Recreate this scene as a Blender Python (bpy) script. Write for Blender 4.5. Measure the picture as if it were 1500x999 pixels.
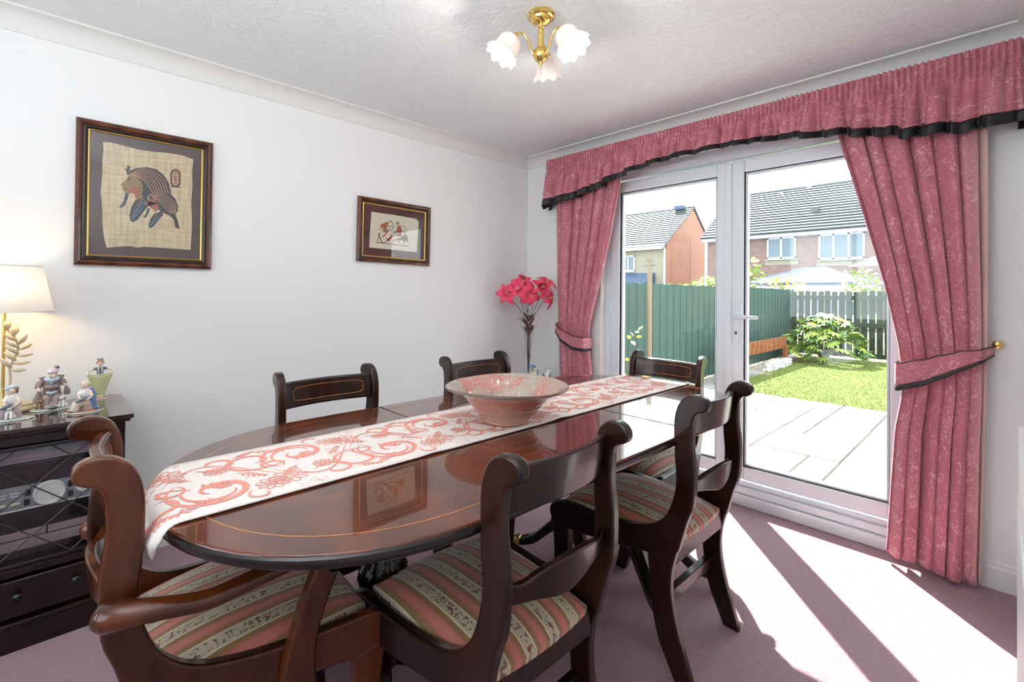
import bpy, bmesh, math, random
from mathutils import Vector, Matrix, Euler
random.seed(7)
for o in list(bpy.data.objects): bpy.data.objects.remove(o)
SC = bpy.context.scene
COL = SC.collection
PI = math.pi
# ---------------- camera ----------------
CAMH = 1.1915
def make_camera():
    yaw, pit, rol = 0.80285, 0.00954, 0.00986
    F = Vector((math.cos(pit)*math.cos(yaw), math.cos(pit)*math.sin(yaw), math.sin(pit)))
    R = Vector((math.sin(yaw), -math.cos(yaw), 0)); U = R.cross(F)
    R2 = R*math.cos(rol)+U*math.sin(rol); U2 = -R*math.sin(rol)+U*math.cos(rol)
    cd = bpy.data.cameras.new('camera'); co = bpy.data.objects.new('camera', cd); COL.objects.link(co)
    m = Matrix((( R2.x, U2.x, -F.x, 0), (R2.y, U2.y, -F.y, 0), (R2.z, U2.z, -F.z, CAMH), (0,0,0,1)))
    co.matrix_world = m
    cd.sensor_width = 36; cd.sensor_fit = 'HORIZONTAL'; cd.lens = 695.32/1500*36
    cd.shift_y = -(499.5-422.85)/1500
    cd.clip_start = 0.02; cd.clip_end = 300
    SC.camera = co
make_camera()
# ---------------- sky, sun, daylight, exposure ----------------
def make_world():
    w = bpy.data.worlds.new('sky'); SC.world = w; w.use_nodes = True
    bg = w.node_tree.nodes['Background']
    bg.inputs[0].default_value = (0.84, 0.93, 1.0, 1); bg.inputs[1].default_value = 2.9
make_world()
sun = bpy.data.lights.new('sun', 'SUN'); sun.energy = 15.0; sun.angle = 0.009; sun.color = (1, 0.965, 0.91)
so = bpy.data.objects.new('sun', sun); COL.objects.link(so)
AZ, EL = math.radians(41.5), math.radians(50.2)
sd = Vector((math.cos(AZ)*math.cos(EL), math.sin(AZ)*math.cos(EL), math.sin(EL)))
so.rotation_euler = sd.to_track_quat('Z', 'Y').to_euler(); so.location = (20, 18, 25)
def area(name, loc, direction, sx, sy, energy, color):
    l = bpy.data.lights.new(name, 'AREA'); l.shape = 'RECTANGLE'; l.size = sx; l.size_y = sy; l.energy = energy; l.color = color
    o = bpy.data.objects.new(name, l); COL.objects.link(o); o.location = loc
    o.rotation_euler = (-Vector(direction)).to_track_quat('Z', 'Y').to_euler()
    return o
# fill light added behind the camera, aimed at the ceiling to brighten the room
area('ceiling_fill', (-0.45, 0.62, 1.62), (0.28, 0.12, 1), 0.8, 0.8, 25, (0.90, 0.96, 1.0))
SC.view_settings.view_transform = 'Standard'
SC.view_settings.look = 'None'
SC.view_settings.exposure = 0.6
SC.view_settings.gamma = 1.0
SC.view_settings.use_curve_mapping = False

# ---------------- material helpers ----------------
MATS = {}
def lin(c):
    r = []
    for v in c[:3]:
        v = v/255.0
        r.append(v/12.92 if v <= 0.04045 else ((v+0.055)/1.055)**2.4)
    return (r[0], r[1], r[2], 1)
class NT:
    def __init__(s, name):
        s.m = bpy.data.materials.new(name); s.m.use_nodes = True; s.t = s.m.node_tree; s.b = s.t.nodes['Principled BSDF']
    def n(s, typ, ins=None, **kw):
        d = s.t.nodes.new(typ)
        for k, v in kw.items(): setattr(d, k, v)
        if ins:
            for k, v in ins.items():
                if hasattr(v, 'is_output'): s.t.links.new(v, d.inputs[k])
                else: d.inputs[k].default_value = v
        return d
    def math(s, op, a, b=None, c=None):
        d = s.t.nodes.new('ShaderNodeMath'); d.operation = op
        for i, v in enumerate((a, b, c)):
            if v is None: continue
            if hasattr(v, 'is_output'): s.t.links.new(v, d.inputs[i])
            else: d.inputs[i].default_value = v
        return d.outputs[0]
    def mix(s, f, a, b):
        d = s.t.nodes.new('ShaderNodeMix'); d.data_type = 'RGBA'
        for i, v in ((0, f), (6, a), (7, b)):
            if hasattr(v, 'is_output'): s.t.links.new(v, d.inputs[i])
            else: d.inputs[i].default_value = v
        return d.outputs[2]
    def ramp(s, f, stops, interp='LINEAR'):
        d = s.t.nodes.new('ShaderNodeValToRGB'); cr = d.color_ramp; cr.interpolation = interp
        while len(cr.elements) < len(stops): cr.elements.new(0.5)
        for e, (p, c) in zip(cr.elements, stops): e.position = p; e.color = c if len(c) == 4 else (c[0], c[1], c[2], 1)
        s.t.links.new(f, d.inputs[0]); return d.outputs[0]
    def coord(s, which='Object'):
        return s.n('ShaderNodeTexCoord').outputs[which]
    def mapped(s, scale=(1,1,1), which='Object', rot=(0,0,0)):
        return s.n('ShaderNodeMapping', {'Vector': s.coord(which), 'Scale': scale, 'Rotation': rot}).outputs[0]
    def noise(s, vec, scale, detail=3, dist=0, rough=0.5):
        return s.n('ShaderNodeTexNoise', {'Vector': vec, 'Scale': scale, 'Detail': detail, 'Distortion': dist, 'Roughness': rough}).outputs[0]
    def set(s, **kw):
        for k, v in kw.items():
            k = k.replace('_', ' ')
            if hasattr(v, 'is_output'): s.t.links.new(v, s.b.inputs[k])
            else: s.b.inputs[k].default_value = v
        return s
    def bump(s, h, strength=0.2, dist=0.01):
        d = s.n('ShaderNodeBump', {'Height': h, 'Strength': strength, 'Distance': dist}); s.t.links.new(d.outputs[0], s.b.inputs['Normal'])
        return s
def plain(name, rgb, rough=0.5, metal=0.0, var=0.06, coat=0.0, spec=0.5, vs=12, **kw):
    if name in MATS: return MATS[name]
    t = NT(name); c = lin(rgb)
    n = t.noise(t.coord(), vs, 3)
    a = tuple(min(1, v*(1-var)) for v in c[:3])+(1,); b = tuple(min(1, v*(1+var)) for v in c[:3])+(1,)
    t.set(Base_Color=t.mix(n, a, b), Roughness=rough, Metallic=metal, Coat_Weight=coat, Coat_Roughness=0.06)
    t.b.inputs['Specular IOR Level'].default_value = spec
    for k, v in kw.items(): t.b.inputs[k.replace('_', ' ')].default_value = v
    MATS[name] = t.m; return t.m
def wood(name, dark, light, rough=0.25, coat=0.6, scale=(1, 1, 1), grain=22, coatrough=0.08):
    if name in MATS: return MATS[name]
    t = NT(name); v = t.mapped(scale)
    w = t.n('ShaderNodeTexWave', {'Vector': v, 'Scale': grain*0.25, 'Distortion': 6.0, 'Detail': 3.0, 'Detail Scale': 1.2}).outputs[1]
    f = t.noise(v, grain*2.2, 5, 0.4)
    g = t.math('MULTIPLY_ADD', w, 0.45, t.math('MULTIPLY', f, 0.55))
    t.set(Base_Color=t.ramp(g, [(0.2, lin(dark)), (0.8, lin(light))]), Roughness=rough, Coat_Weight=coat, Coat_Roughness=coatrough)
    t.b.inputs['Specular IOR Level'].default_value = 0.3
    MATS[name] = t.m; return t.m

# ---------------- mesh helpers ----------------
class MB:
    def __init__(s): s.v = []; s.f = []; s.uv = {}
    def add(s, vs, fs):
        o = len(s.v); s.v += [tuple(v) for v in vs]; s.f += [tuple(i+o for i in f) for f in fs]; return o
    def box(s, a, b, mat=None):
        x0, y0, z0 = a; x1, y1, z1 = b
        vs = [(x0,y0,z0),(x1,y0,z0),(x1,y1,z0),(x0,y1,z0),(x0,y0,z1),(x1,y0,z1),(x1,y1,z1),(x0,y1,z1)]
        if mat: vs = [tuple(mat @ Vector(v)) for v in vs]
        s.add(vs, [(0,3,2,1),(4,5,6,7),(0,1,5,4),(1,2,6,5),(2,3,7,6),(3,0,4,7)]); return s
    def cbox(s, c, d, mat=None):
        return s.box([c[i]-d[i]/2 for i in range(3)], [c[i]+d[i]/2 for i in range(3)], mat)
    def prism(s, poly, fn, t0, t1):
        """extrude 2-D polygon between t0 and t1; fn(a, b, t) gives the point"""
        n = len(poly)
        vs = [fn(a, b, t0) for a, b in poly]+[fn(a, b, t1) for a, b in poly]
        s.add(vs, [tuple(range(n))[::-1], tuple(range(n, 2*n))]+[(i, (i+1) % n, n+(i+1) % n, n+i) for i in range(n)]); return s
    def lathe(s, prof, n=32, c=(0,0,0), mat=None, caps=True, wob=None):
        vs = []; fs = []
        for j, (r, z) in enumerate(prof):
            for i in range(n):
                a = 2*PI*i/n; rr, zz = r, z
                if wob: rr, zz = wob(r, z, a, j)
                p = Vector((rr*math.cos(a), rr*math.sin(a), zz))
                if mat: p = mat @ p
                vs.append((p.x+c[0], p.y+c[1], p.z+c[2]))
        m = len(prof)
        for j in range(m-1):
            for i in range(n):
                fs.append((j*n+i, j*n+(i+1) % n, (j+1)*n+(i+1) % n, (j+1)*n+i))
        if caps:
            fs.append(tuple(range(n))[::-1]); fs.append(tuple((m-1)*n+i for i in range(n)))
        s.add(vs, fs); return s
    def tube(s, pts, r, n=8, caps=True, flat=None):
        pts = [Vector(p) for p in pts]; m = len(pts)
        if not isinstance(r, (list, tuple)): r = [r]*m
        vs = []; fs = []; prev = None
        for j, p in enumerate(pts):
            t = (pts[min(j+1, m-1)]-pts[max(j-1, 0)]).normalized()
            if prev is None:
                up = Vector((0,0,1)) if abs(t.z) < 0.9 else Vector((1,0,0))
                a = t.cross(up).normalized()
            else:
                a = (prev-t*prev.dot(t)); a = a.normalized() if a.length > 1e-6 else t.orthogonal().normalized()
            prev = a; b = t.cross(a)
            fl = flat if flat else 1
            for i in range(n):
                g = 2*PI*i/n
                vs.append(tuple(p+a*math.cos(g)*r[j]+b*math.sin(g)*r[j]*fl))
        for j in range(m-1):
            for i in range(n): fs.append((j*n+i, j*n+(i+1) % n, (j+1)*n+(i+1) % n, (j+1)*n+i))
        if caps: fs.append(tuple(range(n))[::-1]); fs.append(tuple((m-1)*n+i for i in range(n)))
        s.add(vs, fs); return s
    def ell(s, c, r, rot=None, n=14, m=9):
        vs = []; fs = []
        M = Euler(rot).to_matrix() if rot else Matrix.Identity(3)
        if not isinstance(r, (list, tuple)): r = (r, r, r)
        for j in range(1, m):
            th = PI*j/m
            for i in range(n):
                ph = 2*PI*i/n
                p = M @ Vector((r[0]*math.sin(th)*math.cos(ph), r[1]*math.sin(th)*math.sin(ph), r[2]*math.cos(th)))
                vs.append((p.x+c[0], p.y+c[1], p.z+c[2]))
        top = M @ Vector((0,0,r[2])); bot = -top
        vs.append((top.x+c[0], top.y+c[1], top.z+c[2])); vs.append((bot.x+c[0], bot.y+c[1], bot.z+c[2]))
        k = (m-1)*n
        for j in range(m-2):
            for i in range(n): fs.append((j*n+i, (j+1)*n+i, (j+1)*n+(i+1) % n, j*n+(i+1) % n))
        for i in range(n):
            fs.append((k, i, (i+1) % n)); fs.append((k+1, (m-2)*n+(i+1) % n, (m-2)*n+i))
        s.add(vs, fs); return s
    def grid(s, fn, nu, nv, uvf=None, closeu=False):
        o = len(s.v); vs = []
        for j in range(nv+1):
            for i in range(nu+1):
                p = fn(i/nu, j/nv); vs.append(tuple(p))
                if uvf: s.uv[o+len(vs)-1] = uvf(i/nu, j/nv)
        w = nu+1
        s.add(vs, [(j*w+i, j*w+i+1, (j+1)*w+i+1, (j+1)*w+i) for j in range(nv) for i in range(nu)]); return s
    def build(s, name, mat, parent=None, smooth=False, bevel=0, seg=2, solid=0, subsurf=0, loc=None, kind=None, weld=False, off=0):
        me = bpy.data.meshes.new(name); me.from_pydata(s.v, [], s.f); me.update()
        if s.uv:
            ul = me.uv_layers.new(name='UVMap')
            for lp in me.loops: ul.data[lp.index].uv = s.uv.get(lp.vertex_index, (0, 0))
        me.materials.append(mat)
        bm = bmesh.new(); bm.from_mesh(me)
        if weld: bmesh.ops.remove_doubles(bm, verts=bm.verts, dist=1e-5)
        if not s.uv: bmesh.ops.recalc_face_normals(bm, faces=bm.faces)
        bm.to_mesh(me); bm.free()
        if smooth:
            for p in me.polygons: p.use_smooth = True
        o = bpy.data.objects.new(name, me); COL.objects.link(o)
        if parent: o.parent = parent
        if loc: o.location = loc
        if solid:
            d = o.modifiers.new('thickness', 'SOLIDIFY'); d.thickness = solid; d.offset = off
        if bevel:
            d = o.modifiers.new('bevel', 'BEVEL'); d.width = bevel; d.segments = seg; d.limit_method = 'ANGLE'; d.angle_limit = math.radians(50); d.harden_normals = False
        if subsurf:
            d = o.modifiers.new('smooth', 'SUBSURF'); d.levels = subsurf; d.render_levels = subsurf
        if smooth == 'auto' or (bevel and smooth is not True):
            for p in me.polygons: p.use_smooth = True
            try: me.set_sharp_from_angle(angle=math.radians(35))
            except Exception: pass
        if kind: o['kind'] = kind
        return o
def thing(name, label, cat, loc=(0,0,0), rz=0, group=None):
    o = bpy.data.objects.new(name, None); COL.objects.link(o); o.location = loc; o.rotation_euler = (0,0,rz); o.empty_display_size = 0.1
    o['label'] = label; o['category'] = cat
    if group: o['group'] = group
    return o
def tag(o, label, cat, group=None):
    o['label'] = label; o['category'] = cat
    if group: o['group'] = group
    return o
def struct(o, label=None):
    o['kind'] = 'structure'
    if label: o['label'] = label
    return o
def sempty(name, label=None, loc=(0,0,0)):
    o = bpy.data.objects.new(name, None); COL.objects.link(o); o.location = loc
    return struct(o, label)
def copy_tree(src, parent=None):
    c = src.copy(); COL.objects.link(c)
    if parent: c.parent = parent
    for ch in list(src.children): copy_tree(ch, c)
    return c
def dup(root, loc, rz, label, group=None):
    c = copy_tree(root); c.location = loc; c.rotation_euler = (0, 0, rz); c['label'] = label
    if group: c['group'] = group
    return c
def remesh(o, vox, sm=True):
    d = o.modifiers.new('remesh', 'REMESH'); d.mode = 'VOXEL'; d.voxel_size = vox; d.use_smooth_shade = True
    e = o.modifiers.new('soft', 'SMOOTH'); e.factor = 0.5; e.iterations = 3
    return o
def interp(tab, x):
    """piecewise smooth interpolation; tab sorted by key"""
    if x <= tab[0][0]: return tab[0][1]
    for (a, va), (b, vb) in zip(tab, tab[1:]):
        if x <= b:
            t = (x-a)/(b-a); return va+(vb-va)*t
    return tab[-1][1]
def catmull(pts, k=6, closed=False):
    out = []; n = len(pts)
    rng = range(n) if closed else range(n-1)
    for i in rng:
        g = lambda j: pts[j % n] if closed else pts[max(0, min(n-1, j))]
        p0, p1, p2, p3 = g(i-1), g(i), g(i+1), g(i+2)
        for q in range(k):
            t = q/k
            out.append(tuple(0.5*((2*b)+(-a+c)*t+(2*a-5*b+4*c-d)*t*t+(-a+3*b-3*c+d)*t**3) for a, b, c, d in zip(p0, p1, p2, p3)))
    if not closed: out.append(tuple(pts[-1]))
    return out

# ---------------- materials ----------------
def mat_wall():
    t = NT('painted_wall'); n = t.noise(t.coord(), 160, 4)
    t.set(Base_Color=t.mix(t.noise(t.coord(), 2, 2), (0.80, 0.80, 0.795, 1), (0.83, 0.83, 0.825, 1)), Roughness=0.75).bump(n, 0.05, 0.003); return t.m
def mat_ceiling():
    t = NT('textured_ceiling'); v = t.coord()
    a = t.noise(v, 7, 6, 2.2, 0.6); b = t.noise(v, 30, 4, 1.5)
    ridg = t.math('ABSOLUTE', t.math('SUBTRACT', a, 0.5)); rid = t.math('SMOOTH_MIN', ridg, 0.05, 0.05)
    h = t.math('ADD', t.math('MULTIPLY', rid, 6.0), t.math('MULTIPLY', b, 0.5))
    t.set(Base_Color=(0.785, 0.80, 0.81, 1), Roughness=0.85).bump(h, 0.42, 0.015); return t.m
def mat_carpet():
    t = NT('pink_carpet'); v = t.coord()
    f = t.noise(v, 260, 3); g = t.noise(v, 75, 6, 0.8, 0.85); l = t.noise(v, 2.5, 3)
    c = t.mix(t.math('MULTIPLY_ADD', g, 0.8, t.math('MULTIPLY', f, 0.2)), lin((152, 92, 106)), lin((255, 208, 220)))
    c = t.mix(t.math('MULTIPLY', l, 0.4), c, lin((190, 170, 184)))
    t.set(Base_Color=c, Roughness=0.95, Sheen_Weight=0.25).bump(t.math('ADD', g, f), 1.0, 0.012); return t.m
WALL = mat_wall(); CEIL = mat_ceiling(); CARPET = mat_carpet()
WHITE = plain('white_gloss_paint', (226, 226, 226), 0.35, var=0.02)
UPVC = plain('white_upvc', (222, 231, 236), 0.22, var=0.015, coat=0.3)
GASKET = plain('dark_gasket', (50, 55, 60), 0.6)
MAHOG = wood('dark_mahogany', (20, 8, 4), (50, 21, 10), 0.30, 0.38, (1, 1, 0.25), 16)
MAHOG_LIT = wood('lamplit_mahogany', (46, 19, 6), (98, 46, 15), 0.26, 0.45, (1, 1, 0.25), 16)  # armchair's copy of the mahogany, lamp light painted into its orange-brown colour
def mat_tabletop():
    t = NT('polished_mahogany_top'); v = t.mapped((0.35, 3.2, 1))
    w = t.n('ShaderNodeTexWave', {'Vector': v, 'Scale': 5.0, 'Distortion': 5.0, 'Detail': 3.0}).outputs[1]
    f = t.noise(v, 24, 6, 0.3, 0.6)
    g = t.math('MULTIPLY_ADD', w, 0.3, t.math('MULTIPLY', f, 0.7))
    t.set(Base_Color=t.ramp(g, [(0.2, lin((58, 22, 9))), (0.6, lin((98, 42, 17))), (0.9, lin((128, 62, 26)))]), Roughness=0.22, Coat_Weight=1.0, Coat_Roughness=0.012, Coat_IOR=1.5, Specular_IOR_Level=0.2); return t.m
TOPW = mat_tabletop()
EDGEW = wood('ebonised_edge', (12, 7, 6), (24, 12, 9), 0.25, 0.6, (1, 1, 1), 10)
INLAY = plain('boxwood_inlay', (176, 112, 50), 0.25, coat=0.8)
BRASS = plain('polished_brass', (236, 204, 124), 0.12, 1.0, var=0.08)
def mat_stripe():
    t = NT('striped_brocade'); v = t.coord(); sx = t.n('ShaderNodeSeparateXYZ', {'Vector': v})
    x = t.math('ADD', sx.outputs[0], 0.5+0.013); u = t.math('FRACT', t.math('DIVIDE', x, 0.074))
    cream = lin((206, 190, 164)); wht = lin((236, 226, 196)); ol = lin((158, 120, 72)); pk = lin((204, 108, 96)); pk2 = lin((216, 128, 114))
    base = t.ramp(u, [(0.0, wht), (0.035, cream), (0.385, wht), (0.42, ol), (0.56, pk), (0.60, pk2), (0.82, pk), (0.86, ol)], 'CONSTANT')
    # flower sprigs running along the cream band
    fv = t.n('ShaderNodeMapping', {'Vector': v, 'Scale': (1, 1, 0)}).outputs[0]
    n1 = t.noise(fv, 75, 3, 1.2); n2 = t.noise(fv, 110, 2, 0.8)
    inb = t.math('MULTIPLY', t.math('GREATER_THAN', u, 0.08), t.math('LESS_THAN', u, 0.345))
    fl = t.math('MULTIPLY', t.math('GREATER_THAN', n1, 0.585), inb); gr = t.math('MULTIPLY', t.math('GREATER_THAN', n2, 0.605), inb)
    c = t.mix(gr, base, lin((104, 104, 74))); c = t.mix(fl, c, lin((140, 62, 60)))
    wv = t.noise(v, 420, 2)
    c = t.mix(t.math('MULTIPLY', wv, 0.25), c, lin((120, 90, 70)))
    t.set(Base_Color=c, Roughness=0.62, Sheen_Weight=0.3).bump(wv, 0.25, 0.002); return t.m
STRIPE = mat_stripe()
def mat_damask(name='rose_damask', fade=False):
    t = NT(name); uv = t.coord('UV'); s = t.n('ShaderNodeSeparateXYZ', {'Vector': uv})
    a = t.noise(uv, 8, 2, 2.8); r1 = t.math('LESS_THAN', t.math('ABSOLUTE', t.math('SUBTRACT', a, 0.5)), 0.011)
    b = t.noise(uv, 7, 2, 1.5); bb = t.math('MULTIPLY', t.math('GREATER_THAN', b, 0.58), t.math('GREATER_THAN', t.noise(uv, 42, 2, 2.4), 0.56))
    dx = t.math('ABSOLUTE', t.math('SUBTRACT', t.math('FRACT', t.math('MULTIPLY', t.math('ADD', s.outputs[0], s.outputs[1]), 4.2)), 0.5))
    dy = t.math('ABSOLUTE', t.math('SUBTRACT', t.math('FRACT', t.math('MULTIPLY', t.math('SUBTRACT', s.outputs[0], s.outputs[1]), 4.2)), 0.5))
    dia = t.math('GREATER_THAN', t.math('MULTIPLY', t.math('SUBTRACT', 0.5, dx), 1), t.math('SUBTRACT', 0.5, dy))
    base = t.mix(t.math('MULTIPLY', dia, 0.35), lin((184, 106, 120)), lin((164, 90, 105)))
    m = t.math('MAXIMUM', r1, bb)
    c = t.mix(t.math('MULTIPLY', m, 0.5), base, lin((240, 186, 188)))
    if fade:   # sun-bleached outer edge of the cloth
        fd = t.n('ShaderNodeMapRange', {'Value': s.outputs[0], 'From Min': .04, 'From Max': .20, 'To Min': .75, 'To Max': 0.0}).outputs[0]
        c = t.mix(fd, c, lin((206, 182, 170)))
    rg = t.math('SUBTRACT', 0.62, t.math('MULTIPLY', m, 0.25))
    t.set(Base_Color=c, Roughness=rg, Sheen_Weight=0.35); t.b.inputs['Sheen Tint'].default_value = (1, .8, .85, 1)
    t.bump(m, 0.15, 0.002); return t.m
DAMASK = mat_damask(); DAMASK_F = mat_damask('faded_rose_damask', True)
BLACKTRIM = plain('black_satin_trim', (22, 24, 28), 0.5)
def mat_glass(name, tint=(1, 1, 1), refl=1.0):
    t = NT(name); t.t.nodes.remove(t.b)
    fc = t.n('ShaderNodeLayerWeight', {'Blend': 0.5}).outputs['Facing']
    fr = t.math('MULTIPLY_ADD', t.math('POWER', fc, 5.0), 0.93, 0.045)
    tr = t.n('ShaderNodeBsdfTransparent', {'Color': (*tint, 1)}).outputs[0]; gl = t.n('ShaderNodeBsdfGlossy', {'Roughness': 0.0}).outputs[0]
    mx = t.n('ShaderNodeMixShader', {0: t.math('MULTIPLY', fr, refl), 1: tr, 2: gl}).outputs[0]
    t.t.links.new(mx, t.t.nodes['Material Output'].inputs[0]); return t.m
GLASS = mat_glass('clear_window_glass', (0.95, 0.98, 0.965)); PGLASS = mat_glass('picture_glass', (0.97, 0.97, 0.97))
DARKPANE = plain('dark_house_glass', (96, 112, 124), 0.08, var=0.2, spec=0.8)
def emit(name, rgb, st):
    t = NT(name); t.set(Base_Color=(*rgb, 1), Emission_Color=(*rgb, 1), Emission_Strength=st); return t.m
# ================= the room =================
X0, X1, Y0, Y1, ZC = -1.7, 2.8, -0.12, 2.724, 2.29
OY0, OY1, OZ = 0.25, 1.99, 2.065
def room():
    struct(MB().box((X0-.1, Y0-.1, -.12), (X1+.15, Y1+.1, 0)).build('floor', CARPET), 'pink and mauve fitted carpet')
    struct(MB().box((X0-.1, Y0-.1, ZC), (X1+.15, Y1+.1, ZC+.12)).build('ceiling', CEIL), 'white swirl-textured ceiling')
    struct(MB().box((X0-.1, Y1, 0), (X1+.15, Y1+.12, ZC)).build('wall_left', WALL), 'white wall with the two framed pictures')
    struct(MB().box((X0-.1, Y0-.12, 0), (X1+.15, Y0, ZC)).build('wall_right', WALL), 'white wall behind the radiator')
    m = MB(); m.box((X1, Y0, 0), (X1+.15, OY0, ZC)); m.box((X1, OY1, 0), (X1+.15, Y1, ZC)); m.box((X1, OY0, OZ), (X1+.15, OY1, ZC))
    struct(m.build('wall_far', WALL), 'white wall around the patio doors')
    m = MB(); m.box((X0-.1, Y0, 0), (X0, 0.55, ZC)); m.box((X0-.1, 2.15, 0), (X0, Y1, ZC)); m.box((X0-.1, 0.55, 0), (X0, 2.15, .85)); m.box((X0-.1, 0.55, 2.1), (X0, 2.15, ZC))  # opening left for the added window, lets sky light in as fill
    struct(m.build('wall_back', WALL), 'white wall behind the camera')
    # coving: concave quarter with two small fillets
    prof = [(0, -.081), (.006, -.081), (.008, -.076)]
    for k in range(9):
        a = PI/2*k/8; prof.append((.078-.066*math.cos(a)*1.0-.004, -.074+.064*math.sin(a)))
    prof += [(.081, -.008), (.081, 0), (0, 0)]
    def cove(n, a, b, inw, lab):
        a = Vector(a); b = Vector(b); d = Vector(inw)
        o = MB().prism(prof, lambda u, v, t: tuple(a.lerp(b, t)+d*u+Vector((0, 0, v+ZC))), 0, 1).build(n, WHITEC, smooth='auto'); struct(o, lab)
    cove('trim_1', (X0, Y1, 0), (X1, Y1, 0), (0, -1, 0), 'white coving along the picture wall')
    cove('trim_2', (X1, Y0, 0), (X1, Y1, 0), (-1, 0, 0), 'white coving above the curtain pelmet')
    cove('trim_3', (X0, Y0, 0), (X1, Y0, 0), (0, 1, 0), 'white coving along the radiator wall')
    sk = [(0, 0), (.016, 0), (.016, .085), (.012, .095), (.012, .105), (.006, .115), (0, .115)]
    def skirt(n, a, b, inw, lab):
        a = Vector(a); b = Vector(b); d = Vector(inw)
        struct(MB().prism(sk, lambda u, v, t: tuple(a.lerp(b, t)+d*u+Vector((0, 0, v))), 0, 1).build(n, WHITE), lab)
    skirt('baseboard_left', (X0, Y1, 0), (X1, Y1, 0), (0, -1, 0), 'white skirting board under the pictures')
    skirt('baseboard_far', (X1, Y0, 0), (X1, OY0-.02, 0), (-1, 0, 0), 'white skirting board beside the right curtain')
    skirt('baseboard_far', (X1, OY1+.02, 0), (X1, Y1, 0), (-1, 0, 0), 'white skirting board behind the corner table')
    skirt('baseboard_right', (X0, Y0, 0), (X1, Y0, 0), (0, 1, 0), 'white skirting board below the radiator')
WHITEC = plain('coving_white', (222, 221, 218), 0.7, var=0.01)
room()
def ring(m, y0, y1, z0, z1, w, xa, xb):
    """rectangular frame in the plane x"""
    m.box((xa, y0, z0), (xb, y0+w, z1)); m.box((xa, y1-w, z0), (xb, y1, z1)); m.box((xa, y0+w, z0), (xb, y1-w, z0+w)); m.box((xa, y0+w, z1-w), (xb, y1-w, z1))
def patio_doors():
    # outer frame with threshold and trickle vents
    f = sempty('trim_4', 'white plastic outer frame of the patio doors', (2.86, 1.12, 0))
    m = MB(); xa, xb = 0, .07; c = 1.12
    m.box((xa, OY0-c, 0), (xb, OY0-c+.055, OZ)); m.box((xa, OY1-c-.055, 0), (xb, OY1-c, OZ)); m.box((xa, OY0-c+.055, OZ-.075), (xb, OY1-c-.055, OZ)); m.box((xa, OY0-c+.055, 0), (xb+.02, OY1-c-.055, .125))
    m.build('outer_frame', UPVC, f, bevel=.004)
    MB().box((-.045, OY0-c, 0), (0, OY1-c, .06)).build('threshold', UPVC, f, bevel=.006)
    MB().box((-.022, OY0-c, .06), (0, OY1-c, .10)).build('threshold_strip', UPVC, f, bevel=.006)
    for yy in (.40-.02, -.42):
        MB().box((-.014, yy-.19, OZ-.052), (0, yy+.19, OZ-.028)).build('trickle_vent', UPVC, f, bevel=.003)
    for n, y0, y1, lab in (('door_1', 1.118, 1.942, 'left patio door leaf behind the end chair'), ('door_2', .298, 1.112, 'right patio door leaf with the lever handle')):
        d = sempty(n, lab, (2.85, (y0+y1)/2, 0)); h = (y1-y0)/2; z0, z1 = .137, 1.976; w = .076
        m = MB(); ring(m, -h, h, z0, z1, w, 0, .065)
        lf = m.build('door_frame', UPVC, d, bevel=.008, seg=3)
        m = MB(); ring(m, -h+w-.004, h-w+.004, z0+w-.004, z1-w+.004, .004, .004, .05); m.build('gasket', GASKET, lf)
        m = MB(); ring(m, -h+w, h-w, z0+w, z1-w, .014, .018, .05); m.build('glazing_bead', UPVC, lf, bevel=.004)
        MB().box((.03, -h+w, z0+w), (.034, h-w, z1-w)).build('glass_pane', GLASS, d)
        MB().box((.056, -h+.004, z0+.006), (.062, h-.004, z0+.014)).build('seal', GASKET, d)
        if n == 'door_2':
            hp = MB().cbox((-.006, h-.038, 1.03), (.012, .03, .22)).build('handle_plate', UPVC, d, bevel=.004)
            MB().tube([(-.01, h-.038, 1.068), (-.045, h-.038, 1.068)], .011, 12).tube([(-.045, h-.032, 1.068), (-.048, h-.09, 1.07), (-.046, h-.165, 1.068)], [.0115, .0115, .0095], 12).build('lever', UPVC, hp, smooth=True)
            MB().tube([(-.016, h-.038, .975), (-.012, h-.038, .975)], .009, 14).build('lock_cylinder', plain('steel_lock', (120, 122, 126), .3, 1), hp, smooth='auto')
        else:
            MB().box((-.012, -h-.016, z0+.01), (.004, -h+.022, z1-.01)).build('meeting_strip', UPVC, d, bevel=.005)
        for zz in (.35, 1.1, 1.75):
            s = h+.003 if n == 'door_1' else -h-.003
            MB().cbox((-.004, s, zz), (.02, .022, .09)).build('hinge', UPVC, d, bevel=.004)
patio_doors()
w1 = sempty('fill_window_1', 'white framed window added behind the camera for fill light', (X0-.05, 1.35, 1.475))  # unseen window, added so that sky light brightens the room
m = MB(); ring(m, -.8, .8, -.625, .625, .05, -.03, .03); m.box((-.03, -.025, -.575), (.03, .025, .575)); m.build('window_frame', UPVC, w1)

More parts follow.
